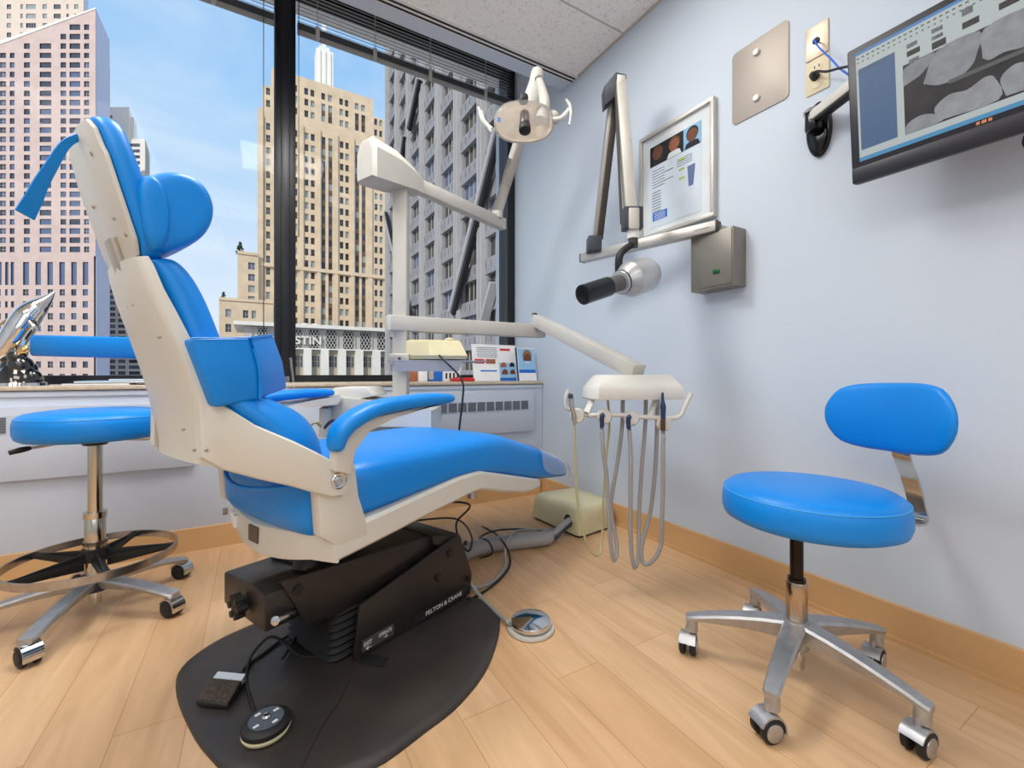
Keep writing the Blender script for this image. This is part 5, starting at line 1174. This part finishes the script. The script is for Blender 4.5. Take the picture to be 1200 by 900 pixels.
tops = {0: 60, 1: 56, 2: 55, 3: 54, 4: 47, 5: 40, 6: 33, 7: 26}
cl_ = [(rA_(a), rA_(b2), zA(tops[i])+2.5) for i, (a, b2) in enumerate(up_cols)]
zt0, zt1 = zA(66), zA(24)
A.block(rA_(-45), rA_(112), zA(300), zA(68), 0, 40, cl_, ups, kinds=('win1', 'winblue', 'win1', 'winblue'))
# sloped top portion
rs_u = sorted(r for r in ups if r[1] > zA(68))
g = A.bm('walls'); prism(g, [A.P(rA_(-45), .6, zA(68)), A.P(rA_(112), .6, zA(68)), A.P(rA_(112), .6, zA(11)), A.P(rA_(-45), .6, zA(69))], A.nd*39.4)
xs = rA_(-45)
for c_ in cl_+[(rA_(112), rA_(112), 0)]:
    def zs(a): return zA(69)+(zA(11)-zA(69))*(a-rA_(-45))/(rA_(112)-rA_(-45))
    if c_[0] > xs: prism(g, [A.P(xs, 0, zA(68)), A.P(c_[0], 0, zA(68)), A.P(c_[0], 0, zs(c_[0])), A.P(xs, 0, max(zs(xs), zA(68)+.1))], A.nd*.62)
    if c_[1] > c_[0]:
        rr_ = [r for r in rs_u if r[1] < min(c_[2], zs(c_[0])-2.0)]; z = zA(68)
        for r in rr_:
            r0 = max(r[0], zA(68))
            if r0 > z+.05: prism(g, [A.P(c_[0], 0, z), A.P(c_[1], 0, z), A.P(c_[1], 0, r0), A.P(c_[0], 0, r0)], A.nd*.62)
            z = r[1]; A.wins.append((c_[0], c_[1], r0, r[1], .5, 'win1'))
        prism(g, [A.P(c_[0], 0, z), A.P(c_[1], 0, z), A.P(c_[1], 0, zs(c_[1])), A.P(c_[0], 0, zs(c_[0]))], A.nd*.62)
    xs = c_[1]
g = A.bm('parapet'); prism(g, [A.P(rA_(-45), -.2, zA(69)), A.P(rA_(112), -.2, zA(11)), A.P(rA_(112), -.2, zA(9)), A.P(rA_(-45), -.2, zA(64))], A.nd*4)
# receding right-hand side face: thin slab carrying the lighter lit tone
c0_ = A.P(rA_(112), .3, 0); c1_ = Wf(128, 0, 200)
sd = (Vector((c1_.x, c1_.y, 0))-Vector((c0_.x, c0_.y, 0))); sL = sd.length; sd.normalize(); snn = Vector((sd.y, -sd.x, 0)); 
if snn.dot(R) < 0: snn = -snn
g = A.bm('side_wing'); prism(g, [Vector((c0_.x, c0_.y, GZ)), Vector((c0_.x, c0_.y, zA(10.5))), Vector((c1_.x, c1_.y, zA(47, 200))), Vector((c1_.x, c1_.y, GZ))], snn*.15)
g = A.bm('side_grid')
for k in range(38):
    z = zA(437)+k*3.75
    if z > zA(50, 200)-6: break
    for j in range(9):
        q = Vector((c0_.x, c0_.y, 0))+sd*(sL*(j+.5)/9); box(g, Vector((q.x, q.y, z+1.5))+snn*.02, (sL/9*.6, .1, 2.0), ax=(sd, snn, Z))
A.finish({'walls': M['granite'], 'parapet': M['whiteconc'], 'side_wing': M['granite_lit'], 'side_grid': mat('side_windows', c3(150, 156, 190), .3)})
# --- upper tower behind
T2 = Bld('rear_tower', 'beige tower top rising behind the slanted roof, upper left corner', 'building', Wf(600, 438, 215)+Z*(GZ-H), R, Wf(104.5, 438, 245)-Wf(98, 438, 215))
k2 = 215/F; r2 = lambda px: (px-600)*k2; z2 = lambda py: H+(438-py)*k2
T2.block(r2(-40), r2(98), GZ, z2(-55), 0, 30, [(r2(a), r2(b2)) for a, b2 in ((-8, 0), (8, 13), (24, 27), (30.5, 42), (50, 55), (63, 71), (78, 80.5), (87, 92))], [(z2(y+5.6), z2(y)) for y in range(-50, 75, 11)], kinds=('win2', 'win2', 'win1'))
T2.bx('side_mass', r2(98)-.2, r2(98)+.2, .2, 30, GZ, z2(-55)); T2.finish({'walls': brickish('pale_tan_granite', c3(218, 198, 180), .05), 'side_mass': M['granite_lit']})
# --- B: white building
kB = 235/F; rB_ = lambda px: (px-600)*kB; zB = lambda py: H+(438-py)*kB
Bb = Bld('white_office_block', 'white office block with dark ribbon windows behind the headrest', 'building', Wf(600, 438, 235)+Z*(GZ-H), R, Wf(178, 438, 262)-Wf(170, 438, 235))
rowsB = [(zB(y+4), zB(y)) for y in [168+6.85*k for k in range(44)]]
Bb.block(rB_(112), rB_(170), GZ, zB(163), 0, 20, [(rB_(a), rB_(b2)) for a, b2 in ((115, 120), (129, 135), (138.5, 147), (151, 164))], rowsB, kinds=('win1', 'win1', 'winblue'))
Bb.bx('penthouse', rB_(112), rB_(150), 4, 18, zB(164), zB(121)); Bb.bx('penthouse', rB_(150), rB_(155), 7, 18, zB(164), zB(130))
for y in (131, 140, 148): Bb.bx('vent', rB_(127.5), rB_(130), 3.9, 4.1, zB(y+3), zB(y))
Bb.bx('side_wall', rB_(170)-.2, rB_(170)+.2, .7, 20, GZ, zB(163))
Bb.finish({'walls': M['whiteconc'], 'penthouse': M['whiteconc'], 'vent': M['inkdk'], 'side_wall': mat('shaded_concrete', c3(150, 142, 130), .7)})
# --- C: limestone tower
YC_ = 147.
Cc = Bld('limestone_tower', 'stepped tan limestone tower with white spire in the middle of the view', 'building', (0, YC_, GZ), X_, Y_)
def cx2(px, Y=YC_): r = ray(px, 438); return r.x/r.y*Y
def cz2(px, py, Y=YC_): return WY(px, py, Y).z
colp = ((304, 307), (312, 316.5), (322, 326), (333, 337), (345, 348.5), (357, 361.5), (364.3, 368.8), (377, 381.5, 1), (385, 389.5, 1), (398.3, 402.5), (404.8, 408.8), (416.5, 421, 1), (424, 428.5, 1), (439, 442.6), (445, 448.4))
zr0 = cz2(400, 438+33); rowsC = [(cz2(400, y+7.6), cz2(400, y)) for y in [480-13.1*k for k in range(34)]]
def colsC(a0, a1, ztop=None): return [(cx2(c_[0]), cx2(c_[1]), ztop, (len(c_) > 2) or None) for c_ in colp if cx2(c_[0]) > a0 and cx2(c_[1]) < a1]
zE = cz2(454, 166); kin = ('win3', 'win3', 'win2', 'win1')
Cc.block(cx2(302), cx2(454.5), GZ, zE, 0, 30, colsC(cx2(302), cx2(454.5)), rowsC, kinds=kin, spkey='spandrels')
zM = cz2(443, 137); Cc.block(cx2(308), cx2(451), zE, zM, .6, 29, colsC(cx2(308), cx2(451)), rowsC, kinds=kin, spkey='spandrels')
zT = cz2(421, 109); Cc.block(cx2(318), cx2(438), zM, zT, 1.0, 28, colsC(cx2(318), cx2(438), zT-1.5), rowsC, kinds=kin, spkey='spandrels')
Cc.bx('walls', cx2(330), cx2(411), 2.0, 25, zT, cz2(355, 86)); Cc.bx('walls', cx2(336), cx2(404), 3.0, 22, zT, cz2(355, 83.5))
for (a, b2) in ((302, 309), (351, 355.5), (371, 375.5), (391, 396), (411, 415), (431, 436)):
    Cc.bx('piers', cx2(a), cx2(b2), -.5, .3, GZ, zE-2)
Cc.bx('cornice', cx2(301.5), cx2(455), -.7, 0, cz2(400, 322), cz2(400, 318))
# left lower wings
zw1 = cz2(290, 300); zw2 = cz2(268, 354)
Cc.block(cx2(278.5), cx2(303), GZ, zw1, -1.5, 26, [(cx2(291), cx2(298.5))], [(cz2(295, y+8), cz2(295, y)) for y in (309, 322.3, 335.5, 348)], kinds=('winblue', 'win2'))
Cc.block(cx2(257.5), cx2(320), GZ, zw2, -3, 24, [(cx2(265), cx2(271.5)), (cx2(285), cx2(291)), (cx2(295), cx2(300))], [(cz2(270, y+9), cz2(270, y)) for y in (364, 381, 398, 415, 432)], kinds=('win2', 'win1'))
Cc.bx('cornice', cx2(257.5), cx2(320), -3.3, -2.7, zw2, zw2+.8); Cc.bx('cornice', cx2(278.5), cx2(303), -1.8, -1.3, zw1, zw1+.8)
g = Cc.bm('spire'); xs0, zs0 = cx2(378.5, YC_+12), cz2(355, 86); xs0 = WY(379.5, 90, YC_+12).x
for w, za, zb in ((5.2, zs0-2, WY(379, 64, YC_+12).z), (3.2, zs0, WY(379, 58, YC_+12).z), (1.2, zs0, WY(379, 30, YC_+12).z)): box(g, Vector((xs0, YC_+12, (za+zb)/2)), (w, w, zb-za))
for s_ in (-1.6, 0, 1.6): box(g, Vector((xs0+s_, YC_+9.3, (zs0+WY(379, 66, YC_+12).z)/2)), (.5, .5, WY(379, 66, YC_+12).z-zs0))
Cc.finish({'walls': M['limestone'], 'spandrels': M['brownsp'], 'piers': M['limestone'], 'cornice': M['limestone'], 'spire': M['whiteconc']})
def conifer(px, py, h, Y, lab):
    b0_ = WY(px, py, Y); q = thing('conifer', lab, 'tree', b0_, 'rooftop conifers'); obj('trunk', cyl(B(), b0_, b0_+Z*h*.9, .18, .04, seg=8), M['brownsp'], q); g = B()
    for k in range(60):
        t_ = k/60; r = (1-t_)*h*.30*random.uniform(.5, 1.1); a = random.uniform(0, 2*PI); ball(g, b0_+Vector((math.cos(a)*r, math.sin(a)*r, h*(.15+.85*t_))), h*.075*random.uniform(.6, 1.2), (1.4, 1.4, .6), seg=6)
    obj('foliage', g, M['leaf'], q)
conifer(281.5, 300, 4.0, YC_+1, 'dark conifer on the upper terrace roof of the tan tower')
conifer(262, 354, 2.8, YC_, 'smaller dark conifer on the lower terrace roof of the tan tower')
# --- D: low building with sign
YD = 112.
Dd = Bld('pavilion_building', 'low white building with flat slab roof and STIN sign, below the tan tower', 'building', (0, YD, GZ), X_, Y_)
dx = lambda px: cx2(px, YD); dz = lambda py: WY(395, py, YD).z
Dd.bx('roof_slab', dx(274), dx(462), -1.6, 20, dz(386.5)+.0, dz(384.2)+.35)
Dd.bx('upper_wall', dx(286), dx(470), 0, 18, dz(409.5), dz(387))
Dd.bx('ledge', dx(280), dx(470), -.8, .2, dz(410.5), dz(409))
per = (433.5-413.3)
lats = []
for k in range(-3, 6):
    a = 362+20.1*k
    if a > 285: lats.append((dx(a), dx(a+11.5)))
for i, (a, b2) in enumerate(lats):
    Dd.bx('dark_backing', a, b2, -.12, .05, dz(408.5), dz(388))
    g = Dd.bm('lattice'); zz0, zz1 = dz(408.3), dz(388.2); W2 = b2-a; Hh = zz1-zz0; n_ = 3
    for s_ in (-1, 1):
        for j in range(-4, n_+5):
            x0 = j*W2/n_*1.0; pts = []
            p_a = Vector((x0, 0)); p_b = Vector((x0+s_*Hh*.55, Hh))
            # clip to panel
            t0, t1 = 0., 1.
            ddx = p_b.x-p_a.x
            for lim, sg in ((0, 1), (W2, -1)):
                va, vb = (p_a.x-lim)*sg, (p_b.x-lim)*sg
                if va < 0 and vb < 0: t1 = -1
                elif va < 0: t0 = max(t0, va/(va-vb))
                elif vb < 0: t1 = min(t1, va/(va-vb))
            if t1 <= t0+.03: continue
            qa = p_a+(p_b-p_a)*t0; qb = p_a+(p_b-p_a)*t1; m_ = (qa+qb)/2; L = (qb-qa).length; d2 = (qb-qa).normalized()
            box(g, Dd.P(a+m_.x, -.2, zz0+m_.y), (L, .12, .10), ax=(X_*d2.x+Z*d2.y, Y_, (Z*d2.x-X_*d2.y)))
for k in range(-4, 7):
    a = 355.5+20.1*k
    if a < 270: continue
    Dd.bx('columns', dx(a), dx(a+9.2), -.9, .5, GZ, dz(410.5)); 
    a2, b2 = dx(a+9.2), dx(a+20.1)
    Dd.bx('infill', a2, b2, .3, 12, GZ, dz(410.5))
    Dd.wins.append((a2+(b2-a2)*.12, a2+(b2-a2)*.88, dz(430), dz(417.5), .25, 'win1'))
    Dd.bx('infill_frame', a2+(b2-a2)*.30, a2+(b2-a2)*.36, .0, .3, dz(430), dz(417.5)); Dd.bx('infill_frame', a2+(b2-a2)*.64, a2+(b2-a2)*.70, .0, .3, dz(430), dz(417.5))
    if 286 < a: Dd.bx('roof_fin', dx(a-.3), dx(a+.3), -.3, 0, dz(408), dz(388))
g = Dd.bm('roof_dome')
for px, r in ((357.5, 1.0), (369, 1.0), (376, .7)):
    q = WY(px, 384, YD+2); ball(g, Vector((q.x, YD+2, dz(384.4)+.2)), r, (1.3, 1, .8), seg=12)
g = Dd.bm('sign_letters'); o_ = WY(345.2, 402.8, YD-.7); w_ = WY(376.5, 402.8, YD-.7).x-o_.x
text_bm(g, 'STIN', o_, X_, Z, 1.9, th=-.35, bold=True, width=w_)
Dd.finish({'roof_slab': M['whiteconc'], 'upper_wall': M['greypan'], 'ledge': M['whiteconc'], 'dark_backing': M['inkdk'], 'lattice': M['lattice'], 'columns': M['whiteconc'], 'infill': M['beigepan'], 'infill_frame': M['mull'], 'roof_fin': M['greypan'], 'roof_dome': M['whiteconc'], 'sign_letters': M['whiteconc']})
# --- E: grey metal tower on the right, facade runs away from us (plane x = 20)
XE = 20.
Ee = Bld('metal_clad_tower', 'grey metal-clad tower with diagonal braces, close by on the right', 'building', (XE, 78, GZ), -Y_, X_)   # a runs toward the viewer
ey = lambda Y: 78-Y
bays = [77.3, 71.2, 65.0, 58.7, 52.5, 46.4, 40.2, 34.0, 27.8]
fl_h = 3.72; z_0 = 438; 
rowsE = []
zref = WX(545, 355, XE).z
zz = zref-3.72*16
while zz < 64: rowsE.append((zz, zz+2.15)); zz += fl_h
deep = {(4, 23), (5, 25), (4, 24), (5, 24), (6, 26), (3, 20)}
topz = 66
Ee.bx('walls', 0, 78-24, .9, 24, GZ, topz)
for i in range(len(bays)-1):
    a0, a1 = ey(bays[i]), ey(bays[i+1])
    Ee.bx('pilasters', a0-.55, a0-.12, -.45, .9, GZ, topz); Ee.bx('pilasters', a0+.12, a0+.55, -.45, .9, GZ, topz); Ee.bx('pilasters', a0-.12, a0+.12, -.1, .9, GZ, topz)
    zprev = GZ
    for j, (za, zb) in enumerate(rowsE):
        Ee.bx('spandrels', a0+.55, a1-.55, 0, .9, zprev, za); zprev = zb
        Ee.wins.append((a0+.9, a1-.9, za, zb, .55, 'win3' if (i+j) % 4 else 'winblue'))
        Ee.bx('spandrels', a0+.55, a0+.9, .1, .9, za, zb); Ee.bx('spandrels', a1-.9, a1-.55, .1, .9, za, zb)
        g = Ee.bm('spandrel_lines')
        for q in range(4): Ee.bx('spandrel_lines', a0+.7+q*(a1-a0-1.4)/4, a0+.74+q*(a1-a0-1.4)/4, -.03, 0, za-1.0, za-.3)
    Ee.bx('spandrels', a0+.55, a1-.55, 0, .9, zprev, topz)
def brace(p, q, w=.55):
    P0 = WX(p[0], p[1], XE-.6); P1 = WX(q[0], q[1], XE-.6); d = (P1-P0); L = d.length; d.normalize(); n = X_.cross(d).normalized()
    for off, key in ((w/2, 'braces'), (-w/2, 'brace_dark_strips')):  # each brace gets a solid dark strip along one edge
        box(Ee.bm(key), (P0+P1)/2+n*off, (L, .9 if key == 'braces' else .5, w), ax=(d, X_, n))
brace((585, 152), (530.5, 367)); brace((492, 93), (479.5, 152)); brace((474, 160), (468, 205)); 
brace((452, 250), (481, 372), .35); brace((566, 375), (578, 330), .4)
Ee.finish({'walls': M['darkpanel'], 'pilasters': M['metalclad2'], 'spandrels': M['metalclad'], 'spandrel_lines': M['darkgap'], 'braces': M['metalclad2'], 'brace_dark_strips': M['darkpanel']})
# ================================================================== SUN, SKY, CAMERA
sun = bpy.data.lights.new('sun', 'SUN'); sun.energy = 3.0; sun.angle = .009; sun.color = (1, .95, .87)
so = bpy.data.objects.new('sun', sun); C.objects.link(so); so.rotation_euler = Vector((.60, .56, -.58)).to_track_quat('-Z', 'Y').to_euler()
w = bpy.data.worlds.new('sky'); bpy.context.scene.world = w; w.use_nodes = True; nt = w.node_tree; N = nt.nodes; L = nt.links; bg = N['Background']
tc = N.new('ShaderNodeTexCoord'); sep = N.new('ShaderNodeSeparateXYZ'); L.new(tc.outputs['Generated'], sep.inputs[0])
rp = N.new('ShaderNodeValToRGB'); e = rp.color_ramp.elements; e[0].position = 0; e[0].color = c3(226, 234, 246); e[1].position = .85; e[1].color = c3(104, 168, 232)
e2 = rp.color_ramp.elements.new(.4); e2.color = c3(160, 204, 243)
L.new(sep.outputs['Z'], rp.inputs['Fac'])
mp = N.new('ShaderNodeMapping'); mp.inputs['Scale'].default_value = (1.0, 1.0, 2.2); mp.inputs['Location'].default_value = (.35, .1, .4); L.new(tc.outputs['Generated'], mp.inputs['Vector'])
nz = N.new('ShaderNodeTexNoise'); nz.inputs['Scale'].default_value = 1.6; nz.inputs['Detail'].default_value = 7; nz.inputs['Roughness'].default_value = .55; nz.inputs['Distortion'].default_value = .6; L.new(mp.outputs[0], nz.inputs['Vector'])
cr = N.new('ShaderNodeValToRGB'); cr.color_ramp.elements[0].position = .38; cr.color_ramp.elements[1].position = .66; cr.color_ramp.elements[0].color = (0, 0, 0, 1); cr.color_ramp.elements[1].color = (.8, .8, .8, 1); L.new(nz.outputs['Fac'], cr.inputs['Fac'])
mx = N.new('ShaderNodeMix'); mx.data_type = 'RGBA'; L.new(cr.outputs['Color'], mx.inputs[0]); L.new(rp.outputs['Color'], mx.inputs[6]); mx.inputs[7].default_value = c3(232, 238, 247)
L.new(mx.outputs[2], bg.inputs['Color']); bg.inputs['Strength'].default_value = 1.1
cam = bpy.data.cameras.new('camera'); co = bpy.data.objects.new('camera', cam); C.objects.link(co); bpy.context.scene.camera = co
cam.sensor_width = 36; cam.lens = F/1200*36; cam.shift_y = -12/1200; cam.clip_start = .02; cam.clip_end = 1500
co.location = (0, 0, H); co.rotation_euler = (PI/2, 0, -math.atan2(.504, .8637))
sn = bpy.context.scene; sn.view_settings.view_transform = 'Standard'; sn.view_settings.look = 'None'; sn.view_settings.gamma = 1; sn.view_settings.exposure = .06; sn.view_settings.use_curve_mapping = False
